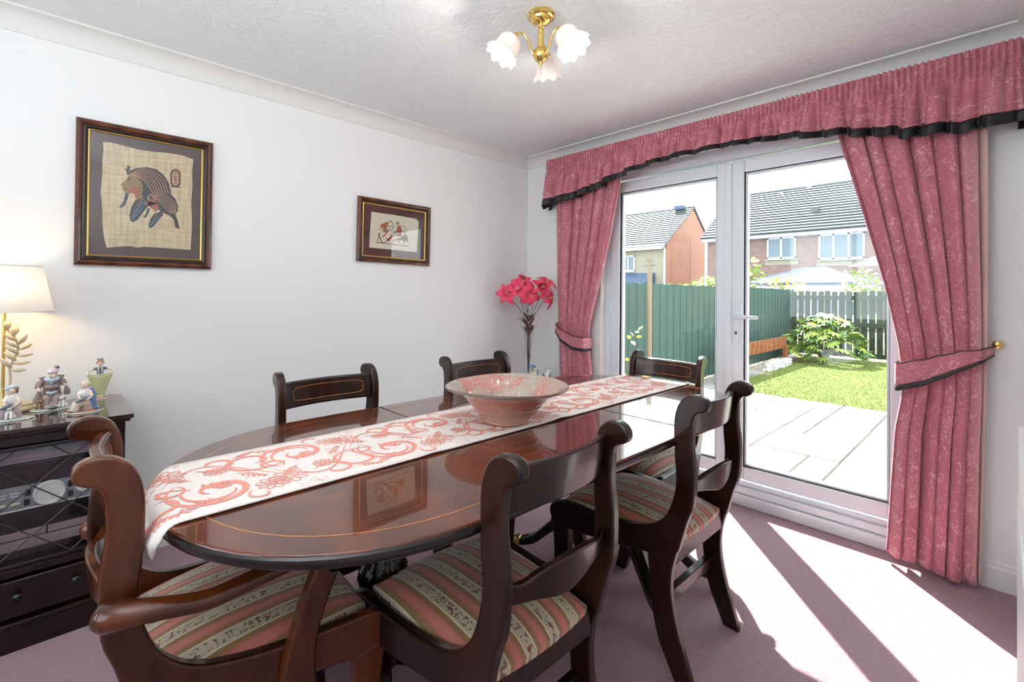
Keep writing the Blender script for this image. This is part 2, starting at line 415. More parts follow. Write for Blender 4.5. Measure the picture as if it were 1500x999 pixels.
# ================= outdoors =================
GZ = -0.12
GRASSM = None
def outdoors():
    t = NT('garden_soil'); t.set(Base_Color=t.mix(t.noise(t.coord(), 8, 5), lin((80, 72, 62)), lin((104, 96, 84))), Roughness=.95); SOIL = t.m
    struct(MB().box((2.97, -30, GZ-.4), (90, 60, GZ-.06)).build('ground', SOIL), 'earth under and beyond the garden')
    struct(MB().box((2.95, -2.2, GZ-.06), (6.86, 3.32, GZ-.007)).build('patio_bed', plain('slab_joint_mortar', (62, 54, 48), .95, vs=30)), 'mortar bed of the patio')
    # slabs: random coursed layout on a 0.2175 m module, each its own piece
    pat = bpy.data.objects['patio_bed']; U = .2175
    t = NT('sandstone_slab'); v = t.coord(); oi = t.n('ShaderNodeObjectInfo').outputs['Random']
    c = t.mix(oi, lin((150, 142, 136)), lin((166, 159, 152))); c = t.mix(t.math('MULTIPLY', t.noise(v, 5, 5), .35), c, lin((146, 132, 124)))
    t.set(Base_Color=c, Roughness=.85).bump(t.noise(v, 26, 6), .3, .01); SLAB = t.m
    NX, NY = 18, 25; occ = [[False]*NY for _ in range(NX)]; rnd = random.Random(5); meshes = {}
    pref = [(2, 2), (3, 2), (2, 3), (3, 3), (2, 2), (3, 2), (4, 2)]
    for i in range(NX):
        for j in range(NY):
            if occ[i][j]: continue
            opts = pref[:]; rnd.shuffle(opts); opts += [(2, 1), (1, 2), (1, 1)]
            for a, b in opts:
                if i+a <= NX and j+b <= NY and all(not occ[i+p][j+q] for p in range(a) for q in range(b)): break
            for p in range(a):
                for q in range(b): occ[i+p][j+q] = True
            key = (a, b); g = .009
            if key not in meshes:
                s = MB().box((-a*U/2+g, -b*U/2+g, 0), (a*U/2-g, b*U/2-g, .03)).build('paving_slab', SLAB, pat, bevel=.004, seg=1); meshes[key] = s
            else:
                s = meshes[key].copy(); COL.objects.link(s); s.parent = pat
            s.location = (2.965+(i+a/2)*U, -2.15+(j+b/2)*U, GZ-.03+rnd.uniform(-.002, .002))
    # lawn
    t = NT('lawn_turf'); v = t.coord()
    n = t.math('MULTIPLY_ADD', t.noise(v, 40, 4), .6, t.math('MULTIPLY', t.noise(v, 1.6, 4), .4))
    t.set(Base_Color=t.ramp(n, [(.3, lin((92, 104, 46))), (.55, lin((116, 128, 60))), (.75, lin((136, 138, 78)))]), Roughness=.95).bump(t.noise(v, 90, 4), 1.0, .03); LAWN = t.m
    rnd = random.Random(3)
    ys = [-4+i*.08 for i in range(86)]
    edge = [(6.84+rnd.uniform(-.02, .03), y) for y in ys]+[(7.1, 2.85), (8.4, 2.80), (10.1, 2.80), (10.5, 3.02), (11.9, 3.02), (11.9, -4)]
    struct(MB().prism(edge, lambda a, b, t: (a, b, t), GZ-.06, GZ+.005).build('lawn', LAWN), 'sunlit green lawn beyond the patio')
    g = MB()
    for k in range(26000):
        x = 6.84+5.0*(rnd.random()**1.3); y = rnd.uniform(-.6, 2.84) if x < 10 else rnd.uniform(-.6, 3.0)
        h = rnd.uniform(.012, .035); a = rnd.random()*PI; w = .004
        dx, dy = math.cos(a)*w, math.sin(a)*w
        o = len(g.v); g.v += [(x-dx, y-dy, GZ+.003), (x+dx, y+dy, GZ+.003), (x+rnd.uniform(-.015, .015), y+rnd.uniform(-.015, .015), GZ+h)]; g.f.append((o, o+1, o+2))
    blade = plain('grass_blade', (132, 142, 70), .8, var=.25, vs=3)
    o = g.build('grass_blades', blade, kind='stuff'); tag(o, 'short grass blades growing all over the lawn', 'grass')
    # gravel strip beside the left fence
    rnd = random.Random(9); st = MB()
    for k in range(2600):
        x = rnd.uniform(6.9, 10.1); y = rnd.uniform(2.82, 3.28)
        r = rnd.uniform(.012, .03); st.ell((x, y, GZ-.02), (r, r*rnd.uniform(.7, 1), r*.6), (0, 0, rnd.random()*3), 5, 3)
    struct(MB().box((6.86, 2.80, GZ-.06), (10.5, 3.32, GZ-.035)).build('gravel_bed', SOIL), 'bare border strip beside the green fence')
    tag(st.build('gravel', plain('grey_gravel', (150, 146, 138), .9, var=.3, vs=40), kind='stuff'), 'grey gravel along the foot of the green fence', 'gravel')
    # green close-board fence on the left: each board a part
    GREEN = wood('green_stained_boards', (50, 72, 66), (84, 106, 98), .85, 0, (6, 6, .4), 14)
    GREEN2 = wood('weathered_green_pickets', (44, 56, 42), (72, 80, 60), .85, 0, (6, 6, .4), 14)
    F = thing('board_fence', 'tall green close-board fence running along the left side of the garden', 'fence', (3.4, 3.35, GZ))
    proto = None; x = 0; i = 0
    while x < 8.75:
        if proto is None: b = MB().box((0, -.012, 0), (.104, .004, 1.46)).build('board', GREEN, F, bevel=.002, seg=1); proto = b
        else: b = proto.copy(); COL.objects.link(b); b.parent = F
        b.location = (x, -.008 if i % 2 else 0, random.uniform(-.008, .008)); x += .1; i += 1
    for zz in (.3, 1.15): MB().box((0, .006, zz), (8.75, .05, zz+.08)).build('rail', GREEN, F)
    for k in range(4): MB().box((k*2.4, .05, 0), (k*2.4+.1, .15, 1.4)).build('post', GREEN, F)
    # rear picket fence
    P = thing('picket_fence', 'weathered green hit-and-miss picket fence across the end of the garden', 'fence', (12.0, 3.33, GZ))
    proto = None
    for k in range(42):
        y = -.06-k*.128
        if proto is None: b = MB().box((0, -.05, .05), (.018, .05, 1.42)).build('picket', GREEN2, P, bevel=.002, seg=1); proto = b
        else: b = proto.copy(); COL.objects.link(b); b.parent = P
        b.location = (0, y, random.uniform(-.01, .01)); b.rotation_euler = (random.uniform(-.006, .006), 0, 0)
    for zz in (.06, .68, 1.24): MB().box((-.045, -5.4, zz), (0, 0, zz+.09)).build('rail', GREEN2, P)
    for yy in (-1.93, -3.8): MB().box((-.12, yy-.05, 0), (-.045, yy+.05, 1.36)).build('post', GREEN, P, bevel=.004)
    # conservatory roof, neighbour
    # timber raised bed
    OR = wood('orange_sleeper', (120, 66, 38), (156, 96, 60), .8, 0, (.5, 3, 3), 12)
    B = thing('raised_bed_edge', 'low orange-brown timber edging against the green fence corner', 'edging', (9.4, 2.98, GZ))
    MB().box((-2.2, -.02, .3), (.95, .02, .52)).build('board', OR, B, bevel=.004)
    MB().box((.93, -.04, 0), (1.0, .04, .34)).build('post', OR, B, bevel=.004)
    MB().box((-2.2, -.04, 0), (-2.13, .04, .34)).build('post', OR, B, bevel=.004)
    s = MB(); rnd = random.Random(4)
    for k in range(500):
        x = 8.9+1.2*rnd.random(); y = 2.80+.11*rnd.random(); r = rnd.uniform(.02, .04); s.ell((x, y, GZ+.005+.12*rnd.random()**2), (r, r*.8, r*.6), None, 5, 3)
    tag(s.build('pebbles', plain('white_pebbles', (222, 218, 214), .8, var=.1, vs=30), kind='stuff'), 'heap of white pebbles in front of the timber edging', 'pebbles')
    # washing line post
    W = thing('line_post', 'tall thin pale wooden post with small cross hooks in front of the green fence', 'post', (5.44, 3.12, GZ))
    pw = plain('weathered_post', (134, 116, 96), .8, vs=6)
    MB().tube([(0, 0, -.05), (0, 0, 1.0), (0, 0, 1.82)], [.033, .032, .03], 12).build('pole', pw, W, smooth='auto')
    for zz, rr in ((1.74, 0), (1.68, PI/2)):
        d = Vector((math.cos(rr), math.sin(rr), 0))*.085
        MB().tube([-d+Vector((0, 0, zz)), d+Vector((0, 0, zz))], .008, 6).build('cross_hook', plain('grey_hook', (120, 118, 116), .5, .6), W, smooth='auto')
outdoors()
def leafshape(l, w, n=6):
    """flat bent leaf from origin along +x"""
    up = []; lo = []
    for k in range(n+1):
        t = k/n; ww = w*math.sin(PI*min(1, t*.95+.03))**.8; z = -.25*l*t*t
        up.append((l*t, ww, z)); lo.append((l*t, -ww, z))
    mid = [(l*k/n, 0, -.25*l*(k/n)**2-.08*w) for k in range(n+1)]
    return up, mid, lo
def add_leaf(m, M, l, w, n=5):
    up, mid, lo = leafshape(l, w, n)
    vs = [tuple(M @ Vector(p)) for p in up+mid+lo]; k = n+1
    m.add(vs, [(i, i+1, k+i+1, k+i) for i in range(n)]+[(k+i, k+i+1, 2*k+i+1, 2*k+i) for i in range(n)])
def shrubs():
    t = NT('fatsia_leaf'); oi = t.n('ShaderNodeObjectInfo').outputs['Random']
    t.set(Base_Color=t.ramp(oi, [(0, lin((74, 104, 52))), (.5, lin((112, 146, 62))), (.85, lin((176, 196, 78))), (1, lin((196, 206, 120)))]), Roughness=.35); FL = t.m
    S = thing('leafy_shrub', 'broad round shrub with big glossy hand-shaped leaves before the picket fence', 'shrub', (11.02, 2.48, GZ+.005))
    rnd = random.Random(12)
    st = MB()
    for k in range(9):
        a = rnd.random()*2*PI; st.tube([(0, 0, 0), (math.cos(a)*.2, math.sin(a)*.25, .4), (math.cos(a)*.3, math.sin(a)*.42, .8)], [.018, .014, .008], 6)
    st.build('stem', plain('shrub_stem', (96, 92, 60), .8), S, smooth=True)
    protos = []
    for k in range(170):
        if k < 2:
            m = MB()
            for q in range(7):
                an = (q-3)*.5; add_leaf(m, Matrix.Rotation(an, 4, 'Z'), .17-.016*abs(q-3), .026, 4)
            o = m.build('leaf', FL, S, smooth=True); protos.append(o)
        else:
            o = protos[k % 2].copy(); COL.objects.link(o); o.parent = S
        a = rnd.uniform(PI*.45, PI*1.65); el = math.asin(rnd.random()**.8); rr = rnd.uniform(.8, 1.0)
        o.location = (math.cos(a)*math.cos(el)*.55*rr, math.sin(a)*math.cos(el)*.68*rr-.0, .12+math.sin(el)*.86*rr)
        o.rotation_euler = (rnd.uniform(-.5, .5), rnd.uniform(0, .8)-.3, a+rnd.uniform(-.6, .6)); s = rnd.uniform(.8, 1.25); o.scale = (s, s, s)
    LG = plain('fresh_leaf', (160, 186, 92), .5, var=.3, vs=5); YL = plain('yellow_leaf', (214, 206, 96), .5, var=.2, vs=5)
    def bush(name, label, loc, rad, n, mat, ll=.06, hstem=None, seed=1):
        rnd = random.Random(seed); S = thing(name, label, 'shrub', loc); m = MB(); st = MB()
        for k in range(n):
            a = rnd.random()*2*PI; u = rnd.uniform(-1, 1); r = rnd.random()**.4
            p = Vector((math.cos(a)*math.sqrt(1-u*u)*rad[0]*r, math.sin(a)*math.sqrt(1-u*u)*rad[1]*r, u*rad[2]*r))
            M = Matrix.Translation(p) @ Euler((rnd.uniform(-1, 1), rnd.uniform(-1, .6), a+rnd.uniform(-1, 1))).to_matrix().to_4x4()
            add_leaf(m, M, ll*rnd.uniform(.7, 1.3), ll*.3, 2)
            if k % 12 == 0: st.tube([(0, 0, -(hstem or rad[2])), tuple(p*.5), tuple(p)], [.012, .008, .004], 5)
        m.build('foliage', mat, S, smooth=True, kind='stuff'); st.build('stem', plain('shrub_stem', (96, 92, 60), .8), S)
    # leafy tops beyond the green fence (their stems reach the ground)
    bush('garden_bush', 'pale green leafy bush beyond the fence below the brown gable wall', (14.0, 6.0, 1.28), (.7, .75, .45), 420, LG, .16, 1.45, 1)
    bush('garden_bush', 'small leafy tuft above the fence right of the thin post', (13.0, 6.65, 1.2), (.3, .5, .32), 110, LG, .14, 1.38, 2)
    bush('garden_bush', 'thin leafy tree top beside the white door mullion in front of brick house', (13.2, 4.75, 1.75), (.5, .35, .5), 110, LG, .17, 1.9, 3)
    bush('garden_bush', 'yellow-green sprig above the fence at its far corner', (14.2, 4.1, 1.42), (.4, .5, .28), 110, YL, .13, 1.55, 4)
    bush('garden_bush', 'leafy bush to the right of the conservatory roof', (16.0, 2.75, 1.5), (.5, .4, .5), 160, LG, .14, 1.65, 6)
    bush('potted_shrub', 'yellow-leaved plant outside the left door leaf behind the end chair', (4.6, 2.82, .36), (.14, .16, .46), 60, YL, .085, .5, 5)
shrubs()
# ---------------- neighbouring houses ----------------
def houses():
    t = NT('red_brick'); v = t.mapped((1, 1, 1)); s = t.n('ShaderNodeSeparateXYZ', {'Vector': v})
    cv = t.n('ShaderNodeCombineXYZ', {0: t.math('ADD', s.outputs[0], s.outputs[1]), 1: s.outputs[2]}).outputs[0]
    br = t.n('ShaderNodeTexBrick', {'Vector': cv, 'Color1': lin((116, 74, 70)), 'Color2': lin((146, 106, 98)), 'Mortar': lin((150, 140, 134)), 'Scale': 1.0, 'Mortar Size': .012, 'Brick Width': .23, 'Row Height': .078})
    t.set(Base_Color=br.outputs[0], Roughness=.9); BR = t.m
    t = NT('buff_brick'); v = t.coord(); s = t.n('ShaderNodeSeparateXYZ', {'Vector': v})
    cv = t.n('ShaderNodeCombineXYZ', {0: t.math('ADD', s.outputs[0], s.outputs[1]), 1: s.outputs[2]}).outputs[0]
    br = t.n('ShaderNodeTexBrick', {'Vector': cv, 'Color1': lin((176, 124, 100)), 'Color2': lin((186, 134, 108)), 'Mortar': lin((178, 140, 122)), 'Scale': 1.0, 'Mortar Size': .008, 'Brick Width': .23, 'Row Height': .078})
    t.set(Base_Color=t.mix(t.noise(v, .5, 3), br.outputs[0], lin((176, 132, 112))), Roughness=.9); BB = t.m
    CR = plain('pale_render_wall', (156, 148, 130), .9, vs=3); TILE = plain('grey_roof_tile', (88, 94, 98), .6, var=.18, vs=7); FASC = plain('white_fascia', (216, 220, 224), .5, var=.02)
    LEAD = plain('slate_blue_roof', (72, 88, 118), .5, vs=3)
    def roof(parent, xe, ze, xr, zr, y0, y1, back, course=.34):
        """stepped courses of tiles on the near slope; eave (xe, ze) to ridge (xr, zr)"""
        L = math.hypot(xr-xe, zr-ze); n = int(L/course); m = MB(); ux, uz = (xr-xe)/L, (zr-ze)/L; nx, nz = -uz, ux
        for k in range(n+1):
            a, b = k*L/(n+1), (k+1)*L/(n+1)+.03; t0, t1 = .12, .02
            pts = [(xe+ux*a, ze+uz*a), (xe+ux*b, ze+uz*b), (xe+ux*b+nx*t1, ze+uz*b+nz*t1), (xe+ux*a+nx*t0, ze+uz*a+nz*t0)]
            m.prism(pts, lambda p, q, t: (p, t, q), y0, y1)
        m.build('roof_tiles', TILE, parent, kind='stuff')
        m = MB(); m.prism([(xr, zr), back, (back[0], back[1]+.08), (xr, zr+.09)], lambda p, q, t: (p, t, q), y0, y1); m.build('rear_roof', TILE, parent)
        MB().tube([(xr, y0, zr+.06), (xr, y1, zr+.06)], .11, 8).build('ridge', TILE, parent)
    def window(parent, x, y0, y1, z0, z1, lights, name='window'):
        m = MB(); w = .09; m.box((x-.08, y0, z0), (x, y0+w, z1)); m.box((x-.08, y1-w, z0), (x, y1, z1)); m.box((x-.08, y0, z0), (x, y1, z0+w)); m.box((x-.08, y0, z1-w), (x, y1, z1))
        for k in range(1, lights): yy = y0+(y1-y0)*k/lights; m.box((x-.08, yy-.05, z0), (x, yy+.05, z1))
        m.box((x-.14, y0-.05, z0-.06), (x, y1+.05, z0))
        f = m.build(name, FASC, parent)
        for k in range(lights):
            a = y0+(y1-y0)*k/lights+.06; b = y0+(y1-y0)*(k+1)/lights-.06
            MB().box((x-.03, a, z0+w), (x-.01, b, z1-w)).build('pane', DARKPANE, f)
    # brick house on the right: facade at x = 30
    H = thing('brick_house', 'red brick house with grey tiled roof seen through the right door leaf', 'house', (30, 5, GZ-.06))
    m = MB(); m.box((0, -9, 0), (8, 8.15, 4.95)); m.build('wall', BR, H)
    MB().prism([(0, 4.9), (4, 8.0), (8, 4.9)], lambda p, q, t: (p, t, q), -8.9, 8.1).build('gable_wall', BR, H)
    roof(H, -.45, 4.93, 4.0, 8.15, -9.2, 8.35, (8.4, 4.8))
    MB().box((-.42, -9.2, 4.72), (-.34, 8.35, 4.97)).build('fascia', FASC, H); MB().box((-.34, -9.2, 4.72), (0, 8.35, 4.76)).build('soffit', FASC, H)
    MB().tube([(-.48, -9.2, 4.96), (-.48, 8.35, 4.96)], .06, 8).build('gutter', plain('black_gutter', (60, 64, 70), .5), H)
    for (a, b, n, z0) in ((3.1, 4.6, 2, 3.5), (-.05, 2.0, 3, 3.35), (5.6, 6.4, 1, 3.5), (-5, -3, 3, 3.4)): window(H, 0, a, b, z0, 4.72, n)
    for (a, b, z) in ((3.0, 4.7, 3.14), (-.15, 2.1, 3.0)): MB().box((-.03, a, z), (0, b, z+.28)).build('sill_course', CR, H)
    for (z, ss) in ((6.15, 1),):
        MB().cbox((1.35, 2.5, 6.33), (.35, .35, .25)).build('roof_vent', plain('roof_vent_grey', (90, 96, 102), .6), H)
    # conservatory of that house
    K = thing('conservatory', 'white conservatory with shallow hipped pale blue roof before the brick house', 'conservatory', (26, 6.35, GZ-.06))
    w, d = 2.55, 2.0
    m = MB(); m.box((-d, -w+.2, 1.35), (d, w-.2, 1.95)); m.box((-d, -w+.2, 0), (d, w-.2, .6)); m.build('wall', FASC, K)
    for k in range(6):
        y = -w+.2+(2*w-.4)*k/5; MB().cbox((-d, y, .97), (.1, .12, .8)).build('mullion', FASC, K)
    MB().box((-d+.03, -w+.22, .6), (d-.05, w-.22, 1.35)).build('pane', DARKPANE, K)
    m = MB(); vs = [(-d-.1, -w, 1.95), (d, -w, 1.95), (d, w, 1.95), (-d-.1, w, 1.95), (.6, -.3, 2.78), (.6, .3, 2.78)]
    m.add(vs, [(0, 4, 5, 3), (0, 1, 4), (1, 2, 5, 4), (2, 3, 5), (0, 3, 2, 1)]); m.build('roof', plain('pale_roof_sheet', (128, 148, 182), .3, var=.03, vs=2), K)
    e = Vector((.6, -.3, 2.78)); e2 = Vector((.6, .3, 2.78))
    for p, q in ((e, (-d-.1, -w, 1.95)), (e2, (-d-.1, w, 1.95)), (e, e2)): MB().tube([p, q], .05, 6).build('roof_bar', LEAD, K)
    for k in range(1, 8):
        y = -w+2*w*k/8; top = (.6-.27*0, max(-.3, min(.3, y)), 2.79); s = MB().tube([top, (-d-.1, y, 1.96)], .025, 5); s.build('roof_bar', LEAD, K)
    MB().cbox((-d-.12, 0, 1.93), (.1, 2*w, .1)).build('gutter', LEAD, K)
    # rendered house on the left, gable wall facing the garden
    G = thing('gable_house', 'pale house with tiled roof and orange brick gable seen through the left door leaf', 'house', (32, 17, GZ-.06))
    z = .18
    MB().box((0, 0.25, 0), (6.4, 9, 4.95+z)).build('wall', CR, G)
    gp = [(0, 0), (6.4, 0), (6.4, 6.1+z), (4.2, 8.0+z), (0, 4.95+z)]
    MB().prism(gp, lambda p, q, t: (p, t, q), 0, .25).build('gable_wall', BB, G)
    roof(G, -.4, 4.75+z, 4.2, 8.05+z, -.12, 9.1, (6.6, 6.0+z))
    MB().box((-.38, .15, 4.52+z), (-.3, 9.1, 4.80+z)).build('fascia', FASC, G)
    MB().tube([(-.45, -.1, 4.82+z), (-.45, 9.1, 4.82+z)], .06, 8).build('gutter', FASC, G)
    MB().tube([(-.4, .05, 4.8+z), (-.12, .1, 4.5+z), (-.12, .1, 0)], .07, 8).build('downpipe', FASC, G)
    MB().cbox((3.85, .95, 8.15+z), (.35, .8, .3)).build('ridge_vent', LEAD, G)
    window(G, 0, 2.6, 4.35, 3.15, 4.35, 3)
    P = [(-1.7, 1.9+z), (0, 3.0), (0, 1.9+z)]
    MB().prism(P, lambda p, q, t: (p, t, q), .9, 6).build('porch_roof', LEAD, G)
    MB().box((-1.75, .9, 1.78+z), (-1.65, 6, 1.95+z)).build('fascia', FASC, G)
houses()
# ================= dining table =================
TX0, TX1, TY0, TY1, TZ = .15, 2.27, .705, 1.675, .75
TCX, TCY, THW = 1.21, 1.19, .485
def half_outline(inset=0.0, n=22, sgn=1):
    """points of the D-shaped end (sgn=1: +x end, -1: -x end), from +y side round to -y side"""
    a, b, e = .50-inset, THW-inset, 2.25; xs = (TX1-.50) if sgn > 0 else (TX0+.50); pts = []
    for k in range(n+1):
        th = PI/2-PI*k/n; c, s = math.cos(th), math.sin(th)
        pts.append((xs+sgn*a*abs(c)**(2/e), TCY+b*math.copysign(abs(s)**(2/e), s)))
    return pts
def table():
    T = thing('dining_table', 'long dark polished mahogany dining table with rounded ends and boxwood inlay line', 'table', (TCX, TCY, 0))
    off = lambda p: (p[0]-TCX, p[1]-TCY)
    S1, S2 = .905, 1.515
    def piece(poly, name):
        poly = [off(p) for p in poly]
        o = MB().prism(poly, lambda a, b, t: (a, b, t), TZ-.012, TZ).build(name, TOPW, T, bevel=.004)
        return o
    L = half_outline(0, 26, -1); R = half_outline(0, 26, 1)
    piece([(S1-.001, TCY+THW)]+L+[(S1-.001, TCY-THW)], 'tabletop_end')
    piece([(S1+.001, TCY+THW), (S1+.001, TCY-THW), (S2-.001, TCY-THW), (S2-.001, TCY+THW)], 'tabletop_leaf')
    piece([(S2+.001, TCY+THW)]+R+[(S2+.001, TCY-THW)], 'tabletop_end')
    # dark moulded edge below the top
    full = L[::-1]+R
    def loop(ins): return half_outline(ins, 26, -1)[::-1]+half_outline(ins, 26, 1)
    m = MB(); prof = [(-.0012, TZ-.0035), (-.005, TZ-.007), (-.0065, TZ-.014), (-.004, TZ-.022), (.004, TZ-.028), (.012, TZ-.032), (.05, TZ-.034)]
    rings = [[off(p) for p in loop(i)] for i, z in prof]; n = len(rings[0])
    vs = [(p[0], p[1], z) for r, (i, z) in zip(rings, prof) for p in r]
    m.add(vs, [(j*n+i, j*n+(i+1) % n, (j+1)*n+(i+1) % n, (j+1)*n+i) for j in range(len(prof)-1) for i in range(n)])
    m.add([(p[0], p[1], TZ-.012) for p in rings[0]], [tuple(range(n))]); m.add([(p[0], p[1], TZ-.034) for p in rings[-1]], [tuple(range(n))])
    m.build('edge_moulding', EDGEW, T, smooth='auto')
    m = MB(); a, b = [off(p) for p in loop(.058)], [off(p) for p in loop(.0615)]
    m.add([(p[0], p[1], TZ+.0003) for p in a]+[(p[0], p[1], TZ+.0003) for p in b], [(i, (i+1) % n, n+(i+1) % n, n+i) for i in range(n)])
    m.build('inlay_line', INLAY, T)
    MB().box((-.82, -.30, TZ-.095), (.82, -.27, TZ-.034)).box((-.82, .27, TZ-.095), (.82, .30, TZ-.034)).box((-.82, -.3, TZ-.095), (-.79, .3, TZ-.034)).box((.79, -.3, TZ-.095), (.82, .3, TZ-.034)).build('apron', EDGEW, T)
    # two turned pedestals with sabre feet
    for px, angs in ((-.545, (62, 118, 242, 298)), (.545, (62, 118, 242, 298))):
        prof = [(.055, .66), (.06, .65), (.06, .635), (.042, .62), (.036, .60), (.034, .56), (.036, .52), (.046, .505), (.05, .49), (.046, .475), (.052, .465), (.062, .44), (.064, .41), (.056, .38), (.044, .36), (.042, .352), (.052, .345), (.055, .335), (.052, .325), (.066, .31), (.07, .25), (.066, .20), (.05, .18), (.03, .165)]
        def wob(r, z, a, j): return (r*(1+.09*math.cos(14*a+z*60)) if .37 < z < .47 else r, z)
        MB().lathe(prof[::-1], 56, (px, 0, 0), wob=wob).build('column', EDGEW, T, smooth='auto')
        MB().cbox((px, 0, .675), (.3, .3, .035)).build('column_block', EDGEW, T, bevel=.006)
        for k, an in enumerate(angs):
            a = math.radians(an); ca, sa = math.cos(a), math.sin(a)
            top = catmull([(.05, .29), (.10, .30), (.17, .265), (.26, .175), (.34, .10), (.42, .065)], 4)
            bot = catmull([(.42, .035), (.34, .055), (.27, .11), (.19, .17), (.12, .195), (.05, .19)], 4)
            poly = top+bot
            lg = MB().prism(poly, lambda u, z, t: (px+ca*u-sa*t, sa*u+ca*t, z), -.021, .021).build('leg', EDGEW, T, bevel=.006)
            MB().prism([(.405, .032), (.405, .076), (.455, .058), (.455, .03)], lambda u, z, t: (px+ca*u-sa*t, sa*u+ca*t, z), -.024, .024).build('brass_cap', BRASS, lg, bevel=.004)
            cx, cy = px+ca*.435, sa*.435
            MB().tube([(cx-ca*0-sa*.009, cy+ca*.009, .0155), (cx+sa*.009, cy-ca*.009, .0155)], .0155, 16).build('castor_wheel', BRASS, lg, smooth='auto')
            MB().box((cx-.005, cy-.005, .012), (cx+.005, cy+.005, .04)).build('castor_fork', BRASS, lg)
table()

# ================= chairs =================
STILE = [(-.222, .40), (-.249, .499), (-.268, .557), (-.272, .661), (-.263, .735), (-.264, .79), (-.268, .818), (-.278, .833), (-.294, .838), (-.308, .848), (-.311, .866), (-.300, .882), (-.277, .889), (-.25, .884), (-.226, .864), (-.212, .83), (-.207, .786), (-.209, .696), (-.214, .634), (-.210, .581), (-.188, .514), (-.15, .470), (-.10, .446), (-.02, .433), (.08, .429), (.17, .430), (.215, .432), (.243, .422), (.262, .397), (.260, .368), (.245, .345)]
UNDER = [(.19, .338), (.10, .342), (0, .350), (-.10, .362), (-.13, .365), (-.17, .372)]
REAR = [(-.222, .41), (-.203, .34), (-.200, .264), (-.216, .172), (-.243, .087), (-.270, 0), (-.212, 0), (-.186, .054), (-.157, .116), (-.137, .209), (-.130, .285), (-.122, .372)]
FRONT = [(.20, .345), (.258, .36), (.244, .30), (.240, .20), (.252, .09), (.272, 0), (.222, 0), (.200, .07), (.184, .16), (.180, .26), (.178, .342)]
def make_chair(name, label, wb=.183, wf=.225, wood_=MAHOG, arms=False):
    C = thing(name, label, 'chair')
    xo = lambda y: wb+(y+.22)*((wf-wb)/.46)
    TH = .014
    side = catmull(STILE, 3)+UNDER
    for s in (-1, 1):
        f = lambda a, b, t: (s*(xo(a)+t), a, b)
        MB().prism(side, f, -TH, TH).build('side_frame', wood_, C, bevel=.006, seg=3)
        MB().prism(catmull(REAR[:6], 3)+catmull(REAR[6:], 3), f, -TH+.001, TH-.001).build('rear_leg', wood_, C, bevel=.005)
        MB().prism(catmull(FRONT[1:6], 3)+catmull(FRONT[6:], 3), f, -TH-.003, TH+.001).build('front_leg', wood_, C, bevel=.005)
    # crest rail, bowed backwards between the stiles
    wi = xo(-.24)-TH+.002
    def rail(z0f, z1f, y0, bow, th, nm):
        m = MB(); N = 18; vs = []
        for k in range(N+1):
            u = -1+2*k/N; x = u*wi; y = y0-bow*(1-u*u); a, b = z0f(u), z1f(u); lean = .12
            vs += [(x, y-th/2, a), (x, y+th/2, a), (x, y+th/2-(b-a)*lean, b), (x, y-th/2-(b-a)*lean, b)]
        fs = []
        for k in range(N):
            o = 4*k; fs += [(o, o+1, o+5, o+4), (o+1, o+2, o+6, o+5), (o+2, o+3, o+7, o+6), (o+3, o, o+4, o+7)]
        fs += [(3, 2, 1, 0), (4*N, 4*N+1, 4*N+2, 4*N+3)]
        m.add(vs, fs); return m.build(nm, wood_, C, bevel=.004)
    cr = rail(lambda u: .757, lambda u: .853, -.228, .03, .02, 'crest_rail')
    # inlaid line panel on the sitter's side of the crest rail
    def front(u, z): return (u*wi, -.228-.03*(1-u*u)+.0105-(z-.757)*.12, z)
    pts = []
    for k in range(40):
        a = 2*PI*k/40; e = 2/5
        uu = .82*math.copysign(abs(math.cos(a))**e, math.cos(a)); zz = .805+.026*math.copysign(abs(math.sin(a))**e, math.sin(a)); pts.append(front(uu, zz))
    MB().tube(pts+[pts[0]], .0011, 4).build('inlay_line', INLAY, cr)
    MB().tube([front(-1+k/9, .768) for k in range(19)], .0022, 6).build('moulding', wood_, cr, smooth=True)
    MB().tube([front(-1+k/9, .845) for k in range(19)], .0022, 6).build('moulding', wood_, cr, smooth=True)
    g = lambda u: math.exp(-(u/.45)**2)
    rail(lambda u: .578-.022*g(u)+.0*u*u, lambda u: .628+.012*g(u)-.012*math.exp(-((abs(u)-.75)/.16)**2), -.232, .032, .02, 'back_splat')
    # seat rails
    xb, xf = xo(-.19)-TH, xo(.22)-TH
    MB().box((-xb, -.205, .345), (xb, -.180, .408)).build('seat_rail', wood_, C, bevel=.003)
    MB().box((-xf, .205, .340), (xf, .232, .412)).build('seat_rail', wood_, C, bevel=.006)
    xs = xo(-.17)-TH
    MB().box((-xs, -.175, .195), (xs, -.150, .236)).build('stretcher', wood_, C, bevel=.003)
    # drop-in seat
    def seat(u, v):
        uu, vv = 2*u-1, 2*v-1
        # squircle mapping keeps softly rounded corners
        a = uu*math.sqrt(1-.16*vv*vv); b = vv*math.sqrt(1-.10*uu*uu)
        y = .010+b*.228; w = xo(y)-TH-.002
        d = max(abs(uu), abs(vv)); dome = (1-abs(uu)**2.6)*(1-abs(vv)**2.6)
        z = .424+.048*dome**.62
        return (a*w, y, z)
    m = MB(); m.grid(seat, 24, 24)
    # skirt
    w = 25; rim = [i for i in range(w)]+[w*j+24 for j in range(1, w)]+[w*24+i for i in range(23, -1, -1)]+[w*j for j in range(23, 0, -1)]
    o = len(m.v); n = len(rim)
    for i in rim: v = m.v[i]; m.v.append((v[0]*.99, v[1]*.99, v[2]-.018))
    m.f += [(rim[k], rim[(k+1) % n], o+(k+1) % n, o+k) for k in range(n)]; m.f.append(tuple(o+k for k in range(n)))
    m.build('seat', STRIPE, C, smooth='auto')
